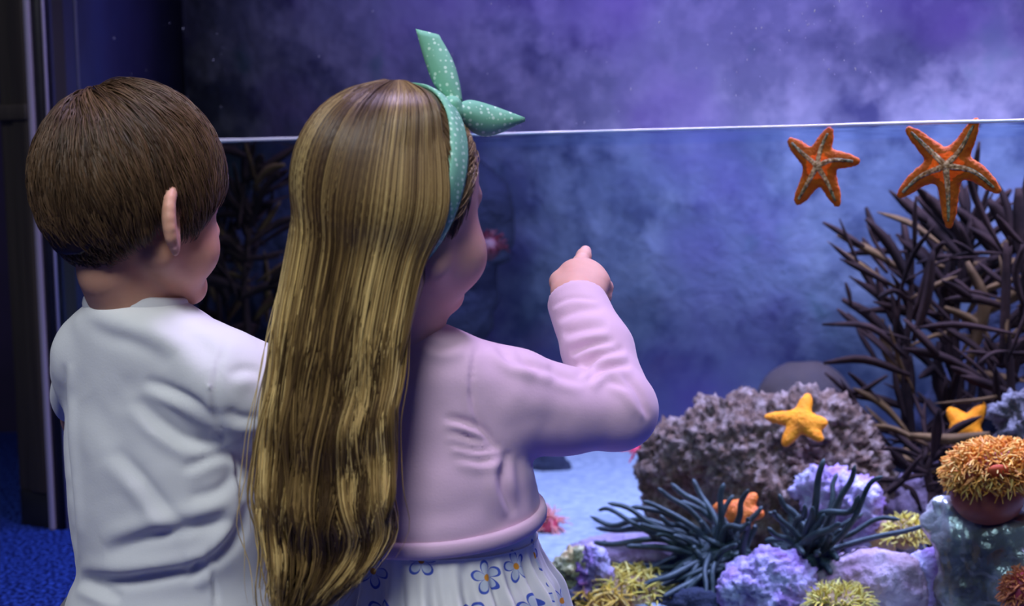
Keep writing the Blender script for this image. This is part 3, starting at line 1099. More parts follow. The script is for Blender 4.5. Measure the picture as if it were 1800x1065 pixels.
def plane_clip(f, p, n, rad=0.08):
    n = nrm(n)
    X, Y, Z = f.grid()
    f.clip(np.where((X - p[0]) ** 2 + (Y - p[1]) ** 2 + (Z - p[2]) ** 2 < rad ** 2, (X - p[0]) * n[0] + (Y - p[1]) * n[1] + (Z - p[2]) * n[2], -1.0))


cuff = P(1012, 527, 1.280)
cd = nrm(P(1010, 500, 1.298) - P(1050, 615, 1.235) + np.array([0.012, 0, 0]))
plane_clip(f, cuff, cd, 0.07)
plane_clip(f, wrL, wrL - elL, 0.07)
# hem: a plane that rises towards the girl's right side
h1, h2, h3 = P(690, 968, 1.095), P(955, 888, 1.165), P(520, 905, 1.20)
hn = nrm(np.cross(h2 - h1, h3 - h1))
hn = hn if hn[2] > 0 else -hn
f.clip(-((X - h1[0]) * hn[0] + (Y - h1[1]) * hn[1] + (Z - h1[2]) * hn[2]) + 0 * X)
V, Q = f.net()
V = relax(V, Q, 2)
N = vnormals(V, Q)
V = V + N * (0.0012 * fbm(V, 18, 3, 13))[:, None]
folds_g = [([(782, 734), (827, 745), (866, 772)], 0.0042, 6), ([(788, 757), (832, 772), (872, 778)], 0.0036, 6), ([(792, 778), (842, 790), (880, 783)], 0.0036, 6), ([(800, 800), (850, 808), (884, 795)], 0.0026, 7),
           ([(892, 792), (884, 850), (904, 905)], 0.0050, 9), ([(908, 800), (915, 850), (920, 900)], 0.0020, 8),
           ([(838, 606), (830, 650), (829, 700), (845, 750), (882, 792)], 0.0022, 4),
           ([(1092, 655), (1122, 688), (1140, 735)], 0.0042, 6), ([(1070, 668), (1105, 685), (1128, 725)], 0.0030, 6), ([(1015, 662), (1047, 628), (1100, 612)], 0.0058, 7), ([(1028, 672), (1060, 648), (1110, 640)], 0.0058, 7),
           ([(1002, 622), (1036, 606), (1082, 598)], 0.0050, 7), ([(990, 590), (1028, 578), (1070, 572)], 0.0036, 8), ([(976, 562), (1020, 546), (1062, 543)], 0.0026, 7), ([(966, 540), (1005, 524), (1052, 527)], 0.0016, 4),
           ([(870, 600), (900, 632), (945, 645)], 0.0035, 8), ([(905, 612), (935, 640), (975, 655)], 0.0035, 8), ([(965, 640), (985, 660), (1030, 672)], 0.0030, 8), ([(880, 760), (930, 740), (980, 742)], 0.0014, 18),
           ([(740, 600), (780, 610), (815, 600)], 0.0022, 8), ([(700, 900), (780, 905), (850, 880)], 0.0012, 20)]
V = fold(V, N, folds_g)
V = relax(V, Q, 1, 0.3)
card = link('cardigan', mesh_np('cardigan', V, Q), M_card, girl)


def loft_pts(K, phi, z, grow=0.0):
    g = [np.interp(z, K[:, 0], K[:, i]) for i in range(1, 6)]
    xl, yl = (g[2] + grow) * np.cos(phi), (g[3] + grow) * np.sin(phi)
    c, sn = np.cos(g[4]), np.sin(g[4])
    return np.stack([g[0] + c * xl - sn * yl, g[1] + sn * xl + c * yl, z], -1)


# rolled hem band
ph = np.linspace(0, 2 * np.pi, 97)[:-1]
z = np.full(96, h1[2])
for _ in range(12):
    p = loft_pts(Kg, ph, z)
    z = h1[2] - ((p[:, 0] - h1[0]) * hn[0] + (p[:, 1] - h1[1]) * hn[1]) / hn[2]
hem = loft_pts(Kg, ph, z, 0.001)
hem = np.vstack([hem, hem[:2]])
ang = np.arange(10) / 10 * 2 * np.pi
ctr = hem[:96].mean(0)
tt = np.roll(hem[:96], -1, 0) - np.roll(hem[:96], 1, 0)
tt /= np.linalg.norm(tt, axis=1, keepdims=True)
ou = hem[:96] - ctr
ou -= (ou * tt).sum(1, keepdims=True) * tt
ou /= np.linalg.norm(ou, axis=1, keepdims=True)
uu = np.cross(tt, ou)
Vh = hem[:96][:, None] + ou[:, None] * (0.0042 * np.cos(ang))[None, :, None] + uu[:, None] * (0.0078 * np.sin(ang))[None, :, None]
i = np.arange(96)[:, None] * 10
i2 = ((np.arange(96) + 1) % 96)[:, None] * 10
j, j2 = np.arange(10)[None], ((np.arange(10) + 1) % 10)[None]
link('hem_band', mesh_np('hem_band', Vh.reshape(-1, 3), np.stack([i + j, i + j2, i2 + j2, i2 + j], -1).reshape(-1, 4)), M_card, card)


# --- dress: white bodice and gathered skirt with blue flowers
def flower_mat():
    m, nt, bs, lk = new_mat('flower_print')
    uv = nt.nodes.new('ShaderNodeUVMap')
    sc = nt.nodes.new('ShaderNodeVectorMath')
    sc.operation = 'SCALE'
    sc.inputs['Scale'].default_value = 21.0
    lk.new(uv.outputs[0], sc.inputs[0])
    vo = nt.nodes.new('ShaderNodeTexVoronoi')
    vo.voronoi_dimensions = '2D'
    vo.inputs['Scale'].default_value = 1.0
    vo.inputs['Randomness'].default_value = 0.55
    lk.new(sc.outputs[0], vo.inputs['Vector'])
    df = nt.nodes.new('ShaderNodeVectorMath')
    df.operation = 'SUBTRACT'
    lk.new(sc.outputs[0], df.inputs[0])
    lk.new(vo.outputs['Position'], df.inputs[1])
    sp = nt.nodes.new('ShaderNodeSeparateXYZ')
    lk.new(df.outputs[0], sp.inputs[0])

    def mth(op, a, b=None, c=None):
        n = nt.nodes.new('ShaderNodeMath')
        n.operation = op
        for i, v in enumerate((a, b, c)):
            if v is None:
                continue
            if isinstance(v, (int, float)):
                n.inputs[i].default_value = v
            else:
                lk.new(v, n.inputs[i])
        return n.outputs[0]
    th = mth('ARCTAN2', sp.outputs[1], sp.outputs[0])
    rot = nt.nodes.new('ShaderNodeSeparateColor')
    lk.new(vo.outputs['Color'], rot.inputs[0])
    th = mth('ADD', th, mth('MULTIPLY', rot.outputs[0], 3.0))
    r = mth('SQRT', mth('ADD', mth('MULTIPLY', sp.outputs[0], sp.outputs[0]), mth('MULTIPLY', sp.outputs[1], sp.outputs[1])))
    pet = mth('POWER', mth('ABSOLUTE', mth('COSINE', mth('MULTIPLY', th, 2.5))), 0.6)
    R = mth('MULTIPLY_ADD', pet, 0.25, 0.045)
    dist = mth('SUBTRACT', r, R)
    inside = mth('LESS_THAN', dist, 0.0)
    line = mth('LESS_THAN', mth('ABSOLUTE', dist), 0.026)
    core = mth('LESS_THAN', r, 0.062)
    c = mix_col(nt, inside, (0.80, 0.80, 0.80), (0.55, 0.62, 0.74))
    c = mix_col(nt, line, c, (0.06, 0.11, 0.52))
    c = mix_col(nt, core, c, (0.75, 0.30, 0.03))
    lk.new(c, bs.inputs['Base Color'])
    bs.inputs['Roughness'].default_value = 0.85
    return m


M_dress = flower_mat()
srows = [(880, 552, 934, 1.176, 0.76), (920, 550, 940, 1.178, 0.77), (960, 548, 948, 1.18, 0.78), (985, 545, 958, 1.182, 0.80), (1010, 538, 974, 1.185, 0.82), (1065, 528, 990, 1.19, 0.86), (1130, 505, 1015, 1.20, 0.92), (1230, 470, 1060, 1.22, 1.0), (1345, 430, 1110, 1.24, 1.0)]
Kd = lofts(srows, 0.8, GYAW)
Kd = Kd[np.argsort(Kd[:, 0])]
zb, zt = 0.012, Kd[-1, 0]
nph, nz = 360, 70
ph = np.linspace(0, 2 * np.pi, nph + 1)
zs = np.linspace(zt, zb, nz)
PH, ZS = np.meshgrid(ph, zs, indexing='ij')
zg = P(740, 985, 1.09)[2]
dep = np.clip((zg - ZS) / 0.05, 0, 1)
ripple = 0.0080 * dep * (np.sin(PH * 30 + 2.2 * np.sin(PH * 3)) * 0.7 + 0.5 * np.sin(PH * 47 + 1.3))
p = loft_pts(Kd, PH.ravel(), ZS.ravel(), ripple.ravel())
uvs = np.stack([PH.ravel() * 0.105, ZS.ravel()], 1)
i0 = np.arange(nph)[:, None] * nz + np.arange(nz - 1)[None]
Qd2 = np.stack([i0, i0 + 1, i0 + nz + 1, i0 + nz], -1).reshape(-1, 4)
link('dress', mesh_np('dress', p, Qd2, uvs=uvs), M_dress, girl)
# gathering seam where the skirt joins the bodice
zz = np.full(97, zg)
seam = loft_pts(Kd, np.linspace(0, 2 * np.pi, 97), zz, 0.0006)
link('waist_seam', tube_mesh('waist_seam', seam, np.full(97, 0.0010), 6), mat('white_thread', (0.78, 0.78, 0.78), (0.72, 0.72, 0.74), scale=200, rough=0.9), girl)

# --- hair: a lofted mass from crown to hip, covered with flowing strands
hrows = [(141, 688, 708, 1.112, 1.0), (148, 645, 745, 1.112, 1.1), (166, 602, 777, 1.112, 1.12), (196, 566, 796, 1.112, 1.12), (240, 544, 803, 1.112, 1.12), (300, 530, 800, 1.112, 1.10), (360, 519, 796, 1.110, 1.04), (420, 508, 784, 1.102, .96), (480, 496, 766, 1.090, .82),
         (560, 480, 742, 1.072, .58), (640, 472, 722, 1.060, .42), (720, 458, 708, 1.054, .36), (800, 454, 702, 1.052, .32), (880, 458, 698, 1.05, .30), (940, 464, 688, 1.05, .28), (1000, 474, 652, 1.05, .28), (1065, 486, 580, 1.05, .34), (1120, 500, 560, 1.05, .3)]
Kh = lofts(hrows, 0.8, 0.0)
Kh = Kh[np.argsort(Kh[:, 0])]
zhi, zlo = Kh[-1, 0], Kh[0, 0]
f = Field((-0.28, 0.92, zlo - 0.02), (0.02, 1.26, zhi + 0.02), 0.004)
f.loft(Kh, 0.01, -0.006)
X, Y, Z = f.grid()
lx = Hg.l(np.stack(np.broadcast_arrays(X, Y, Z), -1).reshape(-1, 3)).reshape(*f.F.shape, 3)
f.clip(np.where(lx[..., 2] < 0.165, lx[..., 1] - 0.012, -1.0))
f.clip(np.where(lx[..., 2] < 0.165, np.where(lx[..., 0] > 0, lx[..., 1] + 0.012, -1.0), -1.0))
V, Q = f.net()
V = relax(V, Q, 3)
hl = Hg.l(V)
e0 = (hl - np.array([0, -0.012, 0.112])) / np.array([0.072, 0.090, 0.079])
er = np.linalg.norm(e0, axis=1)
V = np.where(((er < 1.04) & (hl[:, 1] < -0.01))[:, None], Hg.w(np.array([0, -0.012, 0.112]) + (hl - np.array([0, -0.012, 0.112])) * (1.04 / np.maximum(er, 0.3))[:, None]), V)
M_hairg = hair_mat('girl_hair', 0.36, 0.45)
g = np.random.default_rng(21)
hairg = link('hair', mesh_np('hair', V, Q, colors=np.tile(np.array([0.075, 0.042, 0.015]), (len(V), 1))), M_hairg, girl)
NS, SS = 6500, 44
ncl = 150
cl_phi = np.sort(g.uniform(-210, -38, ncl))
cl = g.integers(0, ncl, NS)
phi0 = np.radians(cl_phi[cl] + g.normal(size=NS) * 4.5)
phi0 = np.clip(phi0, np.radians(-214), np.radians(-33))
u = np.linspace(0, 1, SS)
tfall = u[None] ** 1.15
zend = zlo + g.uniform(-0.02, 0.05, NS) + 0.10 * (g.random(NS) < 0.25) * g.random(NS) + 0.06 * np.clip(np.cos(phi0), 0, 1)
zz = (zhi - 0.001) + (zend - zhi)[:, None] * tfall
fall = np.clip((zhi - 0.16 - zz) / 0.25, 0, 1)            # 0 on the head, 1 further down
clp = g.uniform(0, 2 * np.pi, ncl)
cla = g.uniform(0.5, 1.6, ncl)
clo = g.uniform(-0.006, 0.008, ncl)
wave = np.sin(zz * 48 + clp[cl][:, None] * 0.6) * 0.0040 + np.sin(zz * 93 + clp[cl][:, None] * 0.5) * 0.0020
pull = np.radians(cl_phi[cl])[:, None] - phi0[:, None]
phi = phi0[:, None] + np.radians(31) * fall * np.clip((np.degrees(phi0) + 90) / 55, 0, 1)[:, None] + pull * 0.92 * fall + 0.10 * np.sin(zz * 30 + clp[cl][:, None]) * fall
depth = 1 - 0.10 * g.random(NS)[:, None] ** 1.5
gi = [np.interp(zz, Kh[:, 0], Kh[:, k]) for k in range(1, 5)]
amp = fall * cla[cl][:, None]
stray = (g.random(NS) < 0.045)[:, None] * g.normal(size=(NS, 1)) * 0.009 * fall
X = gi[0] + gi[2] * np.cos(phi) * depth + wave * amp + stray
Y = gi[1] + gi[3] * np.sin(phi) * depth + np.sin(zz * 93 + 1.1 * np.sin(phi0 * 3)[:, None] + clp[cl][:, None] * 0.12) * 0.0085 * fall * (0.6 + 0.4 * cla[cl][:, None]) + g.normal(size=(NS, 1)) * 0.0008 + clo[cl][:, None] * fall
Zs = zz
paths = np.stack([X, Y, Zs], -1)
hl = Hg.l(paths.reshape(-1, 3))
e0 = (hl - np.array([0, -0.012, 0.112])) / np.array([0.072, 0.090, 0.079])
er = np.linalg.norm(e0, axis=1)
lim = (1.035 + 0.09 * np.clip((0.120 - hl[:, 2]) / 0.03, 0, 1) * np.clip((hl[:, 0] - 0.0) / 0.03, 0, 1)) + (0.035 * np.repeat(1 - (1 - depth[:, 0]) / 0.1, SS))
hl = np.where((er < lim)[:, None], np.array([0, -0.012, 0.112]) + (hl - np.array([0, -0.012, 0.112])) * (lim / np.maximum(er, 0.05))[:, None], hl)
paths = Hg.w(hl).reshape(paths.shape)
for _ in range(2):
    paths[:, 1:-1] = 0.25 * paths[:, :-2] + 0.5 * paths[:, 1:-1] + 0.25 * paths[:, 2:]
rr = 0.00062 * g.uniform(0.6, 1.35, (NS, 1)) * np.clip((1.02 - u) / 0.12, 0.25, 1)[None]
light = np.array([0.84, 0.62, 0.25])
mid = np.array([0.34, 0.215, 0.072])
dark = np.array([0.075, 0.042, 0.015])
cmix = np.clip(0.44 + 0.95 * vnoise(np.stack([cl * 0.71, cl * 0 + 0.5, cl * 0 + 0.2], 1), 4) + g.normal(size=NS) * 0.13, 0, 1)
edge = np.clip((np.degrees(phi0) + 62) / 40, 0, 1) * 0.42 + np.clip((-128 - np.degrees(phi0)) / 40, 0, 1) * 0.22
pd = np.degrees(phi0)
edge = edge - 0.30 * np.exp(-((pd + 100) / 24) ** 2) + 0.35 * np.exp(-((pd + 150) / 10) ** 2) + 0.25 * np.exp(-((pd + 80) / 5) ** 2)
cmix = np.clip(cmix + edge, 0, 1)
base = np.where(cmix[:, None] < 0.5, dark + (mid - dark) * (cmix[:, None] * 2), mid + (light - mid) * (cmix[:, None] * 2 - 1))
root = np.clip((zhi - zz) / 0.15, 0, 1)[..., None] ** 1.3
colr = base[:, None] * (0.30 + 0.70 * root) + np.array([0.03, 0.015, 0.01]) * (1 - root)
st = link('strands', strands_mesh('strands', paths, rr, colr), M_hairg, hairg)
st['kind'] = 'stuff'
# fringe hair in front of the band, combed back
HLg = (np.array([0, 40, 60, 80, 95, 180]), np.array([24, 17, -2, -20, 0, 0]))


def keep_front(H, pt, rr, cc):
    loc = H.l(pt[:, 0])
    al = (H.l(pt.reshape(-1, 3)) - np.array([0.0, -0.006, 0.110])) @ np.array([0, -0.893, 0.45])
    m = (loc[:, 1] > 0.0) & (al.reshape(pt.shape[:2]).max(1) < -0.0125)
    return pt[m], rr[m], cc[m]


pt, r2, cc = scalp_hair(Hg, 9000, (0.0, 0.9, 0.55), HLg, lambda d: np.full(len(d), 0.022), 0.006, ((0.12, 0.075, 0.035), (0.34, 0.23, 0.12)), g, grow=0.0005, rad=0.0005, clump=0.3)
pt, r2, cc = keep_front(Hg, pt, r2, cc)
HLu = (np.array([0, 40, 60, 75, 180]), np.array([60, 50, 30, -6, -6]))
pu, ru, cu = scalp_hair(Hg, 9000, (0.0, -0.15, 0.98), HLu, lambda d: np.full(len(d), 0.040), 0.0035, ((0.05, 0.028, 0.012), (0.22, 0.14, 0.06)), g, grow=0.0, rad=0.0006, clump=0.15)
pt, r2, cc = np.concatenate([pt, pu]), np.concatenate([r2, ru]), np.concatenate([cc, cu])
fr = link('fringe', strands_mesh('fringe', pt, r2, cc), M_hairg, hairg)
fr['kind'] = 'stuff'

# --- headband with a knotted bow
def dot_mat():
    m, nt, bs, lk = new_mat('green_dotted_cotton')
    tc = nt.nodes.new('ShaderNodeTexCoord')
    vo = nt.nodes.new('ShaderNodeTexVoronoi')
    vo.inputs['Scale'].default_value = 200
    vo.inputs['Randomness'].default_value = 0.45
    lk.new(tc.outputs['Object'], vo.inputs['Vector'])
    lt = nt.nodes.new('ShaderNodeMapRange')
    lt.inputs[1].default_value, lt.inputs[2].default_value = 0.34, 0.24
    lk.new(vo.outputs['Distance'], lt.inputs[0])
    c0 = mix_col(nt, noise_fac(nt, 40, 3), (0.15, 0.42, 0.28), (0.19, 0.48, 0.33))
    c = mix_col(nt, lt.outputs[0], c0, (0.50, 0.74, 0.60))
    lk.new(c, bs.inputs['Base Color'])
    bs.inputs['Roughness'].default_value = 0.8
    return m


M_green = dot_mat()
# band: loop around the head in a plane that leans back over the ears
tb = np.linspace(0, 2 * np.pi, 73)[:-1]
ctrl = np.array([0.0, -0.006, 0.110])
bx = np.array([1.0, 0, 0])
by = nrm([0, 0.45, 0.893])
ring = ctrl + np.outer(np.sin(tb), bx) * 0.0752 + np.outer(np.cos(tb), by) * 0.0885
bn = np.cross(bx, by)
ringw = Hg.w(ring)
bnw = nrm(Hg.R @ bn)
ou = ringw - Hg.w(ctrl)
ou -= np.outer(ou @ bnw, bnw)
ou /= np.linalg.norm(ou, axis=1, keepdims=True)
sec = [(-0.0150, 0.0), (-0.009, 0.0026), (-0.003, 0.0018), (0.003, 0.0034), (0.010, 0.0022), (0.0150, 0.0), (0.010, -0.002), (-0.010, -0.002)]
Vb = np.stack([ringw + bnw * a * 0.9 + ou * b for a, b in sec], 1).reshape(-1, 3)
i = np.arange(72)[:, None] * 8
i2 = ((np.arange(72) + 1) % 72)[:, None] * 8
j, j2 = np.arange(8)[None], ((np.arange(8) + 1) % 8)[None]
band = link('headband', mesh_np('headband', Vb, np.stack([i + j, i2 + j, i2 + j2, i + j2], -1).reshape(-1, 4)), M_green, girl)
band['label'] = 'green dotted headband tied in a bow'


def leaf(name, left, right, d0, d1, bulge, parent):
    """cloth tail between two drawn edges, cupped and with thickness"""
    n, m_ = 16, 7
    Lc, Rc = spline(np.array(left, float), n), spline(np.array(right, float), n)
    G = []
    for a in range(n):
        u = a / (n - 1)
        for b in range(m_):
            t = b / (m_ - 1)
            q = Lc[a] * (1 - t) + Rc[a] * t
            G.append(P(q[0], q[1], d0 + (d1 - d0) * u - bulge * math.sin(math.pi * t) * math.sin(math.pi * (0.15 + 0.8 * u))))
    G = np.array(G)
    i = np.arange(n - 1)[:, None] * m_ + np.arange(m_ - 1)[None]
    o = link(name, mesh_np(name, G, np.stack([i, i + m_, i + m_ + 1, i + 1], -1).reshape(-1, 4)), M_green, parent)
    md = o.modifiers.new('thickness', 'SOLIDIFY')
    md.thickness = 0.0022
    md.offset = 0
    return o


KD = 1.135
leaf('bow_tail', [(793, 183), (765, 150), (748, 108), (731, 51)], [(812, 180), (806, 142), (794, 104), (771, 62)], KD, KD + 0.012, 0.006, band)
leaf('bow_tail', [(800, 186), (826, 177), (866, 187), (922, 208)], [(799, 198), (822, 224), (858, 239), (922, 212)], KD - 0.004, KD + 0.02, 0.008, band)
f = Field(P(799, 188, KD) - 0.03, P(799, 188, KD) + 0.03, 0.0015)
f.cone(P(792, 180, KD), P(806, 200, KD), 0.0065, 0.0075, 0.004)
f.cone(P(798, 184, KD - 0.004), P(800, 194, KD - 0.004), 0.0065, 0.006, 0.004)
V, Q = f.net()
link('knot', mesh_np('knot', V, Q), M_green, band)

# ================================================================== rocks
def to_px(px_len, p):
    return px_len * np.dot(p - CAM, FWD) / FPX


def rock(name, label, cat, blobs, w, mats, amp=0.012, sc=22, h=0.006, thick=0.7, group=None, seed=1, fine=0.35, base=True, k=0.03):
    """blobs: (px, py, rx px, ry px[, dw]) ellipses in the picture turned into overlapping boulders on the plane w"""
    E = []
    for b in blobs:
        c = T(b[0], b[1], w + (b[4] if len(b) > 4 else 0))
        E.append((c, np.array([to_px(b[2], c), to_px((b[2] + b[3]) / 2 * thick, c), to_px(b[3], c)])))
    lo = np.min([c - max(r) for c, r in E], 0) - 0.05
    hi = np.max([c + max(r) for c, r in E], 0) + 0.05
    if base:
        lo[2] = min(lo[2], -0.01)
    f = Field(lo, hi, h)
    R = np.stack([UD * 0.55 + np.array([1, 0, 0]) * 0.45, ND, ZD], 1)
    R[:, 0] /= np.linalg.norm(R[:, 0])
    R[:, 1] = np.cross(ZD, R[:, 0])
    for c, r in E:
        f.ell(c, r, k, R)
        if base and c[2] - r[2] > 0.015:
            f.cone(c, (c[0], c[1], 0.02), min(r[0], r[1]) * 0.7, min(r[0], r[1]) * 0.85, k)
    V, Q = f.net()
    N = vnormals(V, Q)
    d = amp * (fbm(V, sc, 3, seed) + fine * np.abs(fbm(V, sc * 3.5, 3, seed + 7)) * 1.6 - 0.2)
    V = V + N * d[:, None]
    V = V + vnormals(V, Q) * (amp * fine * 0.5 * fbm(V, sc * 9, 2, seed + 3))[:, None]
    V[:, 2] = np.maximum(V[:, 2], 0.008) if base else V[:, 2]
    o = link(name, mesh_np(name, V, Q), mats)
    tag(o, label, cat, group)
    return o, V


def rockmat(name, a, b, c, sc=40, rough=0.85, bmp=0.8):
    return mat(name, a, b, scale=sc, rough=rough, c3=c, scale3=sc * 0.6, bmp=bmp, bscale=sc * 3.5, bdist=0.006)


M_reef = rockmat('reef_rock', (0.07, 0.026, 0.013), (0.24, 0.115, 0.07), (0.46, 0.29, 0.24), 90)
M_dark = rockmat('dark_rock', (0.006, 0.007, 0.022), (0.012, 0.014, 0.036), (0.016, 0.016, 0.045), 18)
M_brown = rockmat('brown_stone', (0.032, 0.015, 0.012), (0.05, 0.025, 0.02), (0.03, 0.015, 0.02), 20, bmp=0.2)
M_purp = rockmat('purple_coralline', (0.40, 0.22, 0.50), (0.74, 0.62, 0.85), (0.28, 0.08, 0.30), 26)
M_pink = rockmat('pink_coralline', (0.45, 0.24, 0.33), (0.66, 0.45, 0.55), (0.30, 0.16, 0.16), 24)
M_mauve = rockmat('mauve_slab', (0.20, 0.12, 0.17), (0.28, 0.17, 0.24), (0.36, 0.25, 0.36), 22)
M_grey = rockmat('grey_coral', (0.07, 0.05, 0.055), (0.18, 0.14, 0.15), (0.25, 0.2, 0.22), 60)
M_yknob = rockmat('yellow_knobs', (0.55, 0.42, 0.16), (0.75, 0.62, 0.36), (0.75, 0.28, 0.08), 45)

reef, reefV = rock('reef_boulder', 'large crusty mauve-brown boulder carrying the yellow-orange starfish', 'rock',
                   [(1330, 790, 150, 85), (1210, 800, 85, 62), (1430, 760, 95, 62), (1400, 860, 140, 70, -0.02), (1500, 835, 55, 60), (1180, 850, 55, 60), (1415, 702, 22, 14), (1300, 735, 60, 30), (1495, 770, 25, 18)],
                   0.34, M_reef, amp=0.011, sc=34, h=0.0042, fine=0.75)
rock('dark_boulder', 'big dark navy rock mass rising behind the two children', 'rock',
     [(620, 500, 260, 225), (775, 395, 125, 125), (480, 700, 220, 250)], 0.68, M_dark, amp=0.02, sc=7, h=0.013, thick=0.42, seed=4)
rock('round_stone', 'smooth brown rounded stone behind the crusty boulder', 'rock', [(1412, 735, 92, 105)], 0.66, M_brown, amp=0.008, sc=8, h=0.009, seed=6, fine=0.1)
rock('dark_sand_rock', 'small dark blurred rock lying on the pale sand', 'rock', [(965, 825, 38, 28), (990, 840, 35, 14), (930, 815, 50, 40)], 0.68, M_dark, amp=0.008, sc=25, h=0.007, seed=8)
rock('purple_coral_rock', 'bright lilac coral rock in front of the dark tentacles', 'rock', [(1352, 1040, 68, 72), (1320, 1055, 45, 60), (1395, 1050, 32, 45)], 0.07, M_purp, amp=0.009, sc=34, h=0.0035, seed=11, fine=0.5)
rock('pink_coral_rock', 'pale pink and brown coral rock right of the dark tentacles', 'rock', [(1530, 1020, 80, 55), (1480, 1040, 60, 50), (1590, 1040, 40, 60)], 0.13, M_pink, amp=0.006, sc=28, h=0.004, seed=12)
rock('mauve_slab', 'flat mauve stone slab sloping beside the pale sand', 'rock', [(1100, 972, 105, 24), (1180, 970, 80, 36)], 0.17, M_mauve, amp=0.005, sc=20, h=0.005, seed=14, thick=1.0)
rock('yellow_knob_coral', 'knobbly cream-yellow coral with orange patches beside the dress', 'coral', [(1008, 992, 26, 20), (990, 1020, 22, 24), (1025, 1010, 18, 20), (1035, 985, 14, 14)], 0.05, M_yknob, amp=0.006, sc=70, h=0.003, seed=15, fine=0.6)
rock('lilac_knob_coral', 'small knobbly lilac coral between two yellow clumps', 'coral', [(1038, 1022, 18, 26), (1050, 985, 16, 20), (1012, 1050, 26, 18)], 0.04, M_purp, amp=0.006, sc=70, h=0.003, seed=16, fine=0.6)
rock('grey_branch_coral', 'grey crusty coral lump at the right edge under the seaweed', 'coral', [(1782, 722, 26, 24), (1800, 745, 30, 22)], 0.32, M_grey, amp=0.009, sc=60, h=0.004, seed=17, fine=0.7)
rock('plum_stone', 'plum coloured stone just right of the crusty boulder', 'rock', [(1600, 885, 55, 40)], 0.40, M_mauve, amp=0.01, sc=26, h=0.006, seed=19)
rock('plum_stone', 'shadowed plum stone under the half hidden amber starfish', 'rock', [(1695, 840, 60, 48)], 0.46, M_mauve, amp=0.01, sc=26, h=0.006, seed=20)
rock('lilac_crust_rock', 'lilac encrusted stone against the foot of the crusty boulder', 'rock', [(1450, 858, 52, 32), (1515, 880, 34, 34)], 0.235, M_purp, amp=0.008, sc=60, h=0.004, seed=27, fine=0.7)
rock('violet_stone', 'small violet stone between pink rock and silvery rock', 'rock', [(1638, 990, 32, 24), (1640, 1045, 40, 35)], 0.15, M_purp, amp=0.006, sc=36, h=0.004, seed=21)
rock('peach_stone', 'small peach-orange stone peeking out beneath dark tentacles', 'rock', [(1545, 938, 28, 26)], 0.24, rockmat('peach', (0.62, 0.28, 0.10), (0.7, 0.42, 0.2), (0.5, 0.3, 0.3), 40), amp=0.004, sc=40, h=0.004, seed=22)

rock('dark_backing', 'near black backing mass added behind the dense seaweed at right', 'rock', [(1730, 720, 90, 170), (1790, 640, 80, 200), (1650, 800, 70, 90)], 0.66, M_dark, amp=0.02, sc=10, h=0.009, thick=0.4, seed=24)  # dark mass added so the space behind the seaweed goes near black

rock('dark_filler', 'low blue-black filler added for shadow under the drooping dark tentacles', 'rock', [(1235, 1062, 52, 28), (1180, 1066, 40, 22)], 0.05, M_dark, amp=0.004, sc=30, h=0.004, seed=26)  # dark filler added in the shadowed gap between the front clumps
# silvery rock: crumpled glossy stone
M_silver = mat('silvery_stone', (0.34, 0.27, 0.25), (0.80, 0.70, 0.68), scale=16, rough=0.24, c3=(0.12, 0.085, 0.07), scale3=10, bmp=0.4, bscale=12, bdist=0.02, spec=0.9, metallic=0.45)
rock('silvery_rock', 'shiny crumpled silver-grey rock under the orange anemone', 'rock', [(1730, 945, 98, 72), (1680, 900, 48, 42), (1730, 1040, 78, 60), (1800, 980, 60, 70)], 0.12, M_silver, amp=0.014, sc=20, h=0.004, seed=23, fine=0.10)

# ================================================================== anemones
M_tone = hair_mat('polyp_flesh', 0.45, 0.35)


def tuft(name, label, cat, px, py, w, rx, ry, n, ln, r0, cols, bodymat, seed=1, zlo=-0.3, tilt=0.0, group=None, curl=0.6, part='tentacles'):
    """a fleshy dome carrying a dense coat of short tentacles"""
    g = np.random.default_rng(seed)
    c = T(px, py, w)
    R = np.array([to_px(rx, c), to_px(rx * 0.9, c), to_px(ry, c)])
    root = empty(name, (c[0], c[1], max(c[2] - R[2], 0.012)))
    tag(root, label, cat, group)
    f = Field(c - R * 1.3 - 0.02 - np.array([0, 0, 0.0]), c + R * 1.3 + 0.02, max(0.0025, R.max() / 22))
    Rt = rotx(tilt)
    f.ell(c, R, 0.01, Rt)
    V, Q = f.net()
    N = vnormals(V, Q)
    V = V + N * (0.08 * R.min() * fbm(V, 0.9 / R.min(), 3, seed))[:, None]
    link('body', mesh_np('body', V, Q), bodymat, root)
    d = g.normal(size=(n * 3, 3))
    d /= np.linalg.norm(d, axis=1, keepdims=True)
    d = d[d[:, 2] > zlo][:n]
    p0 = c + (d * R * 0.97) @ Rt.T
    nn = (d / R) @ Rt.T
    nn /= np.linalg.norm(nn, axis=1, keepdims=True)
    S = 6
    t = np.linspace(0, 1, S)
    side = np.cross(nn, g.normal(size=nn.shape))
    side /= np.linalg.norm(side, axis=1, keepdims=True)
    L = ln * g.uniform(0.6, 1.25, len(d))
    paths = p0[:, None] + (nn[:, None] * t[None, :, None] + side[:, None] * curl * (t ** 2)[None, :, None]) * L[:, None, None] - ZD * (curl * 0.35 * L[:, None, None] * (t ** 2)[None, :, None])
    rad = r0 * (1 - 0.55 * t)[None] * g.uniform(0.7, 1.2, (len(d), 1))
    cc = np.asarray(cols)[g.integers(0, len(cols), len(d))] * g.uniform(0.8, 1.15, (len(d), 1))
    o = link(part, strands_mesh(part, paths, rad, np.repeat(cc[:, None], S, 1)), M_tone, root)
    o['kind'] = 'stuff'
    return root, c, R


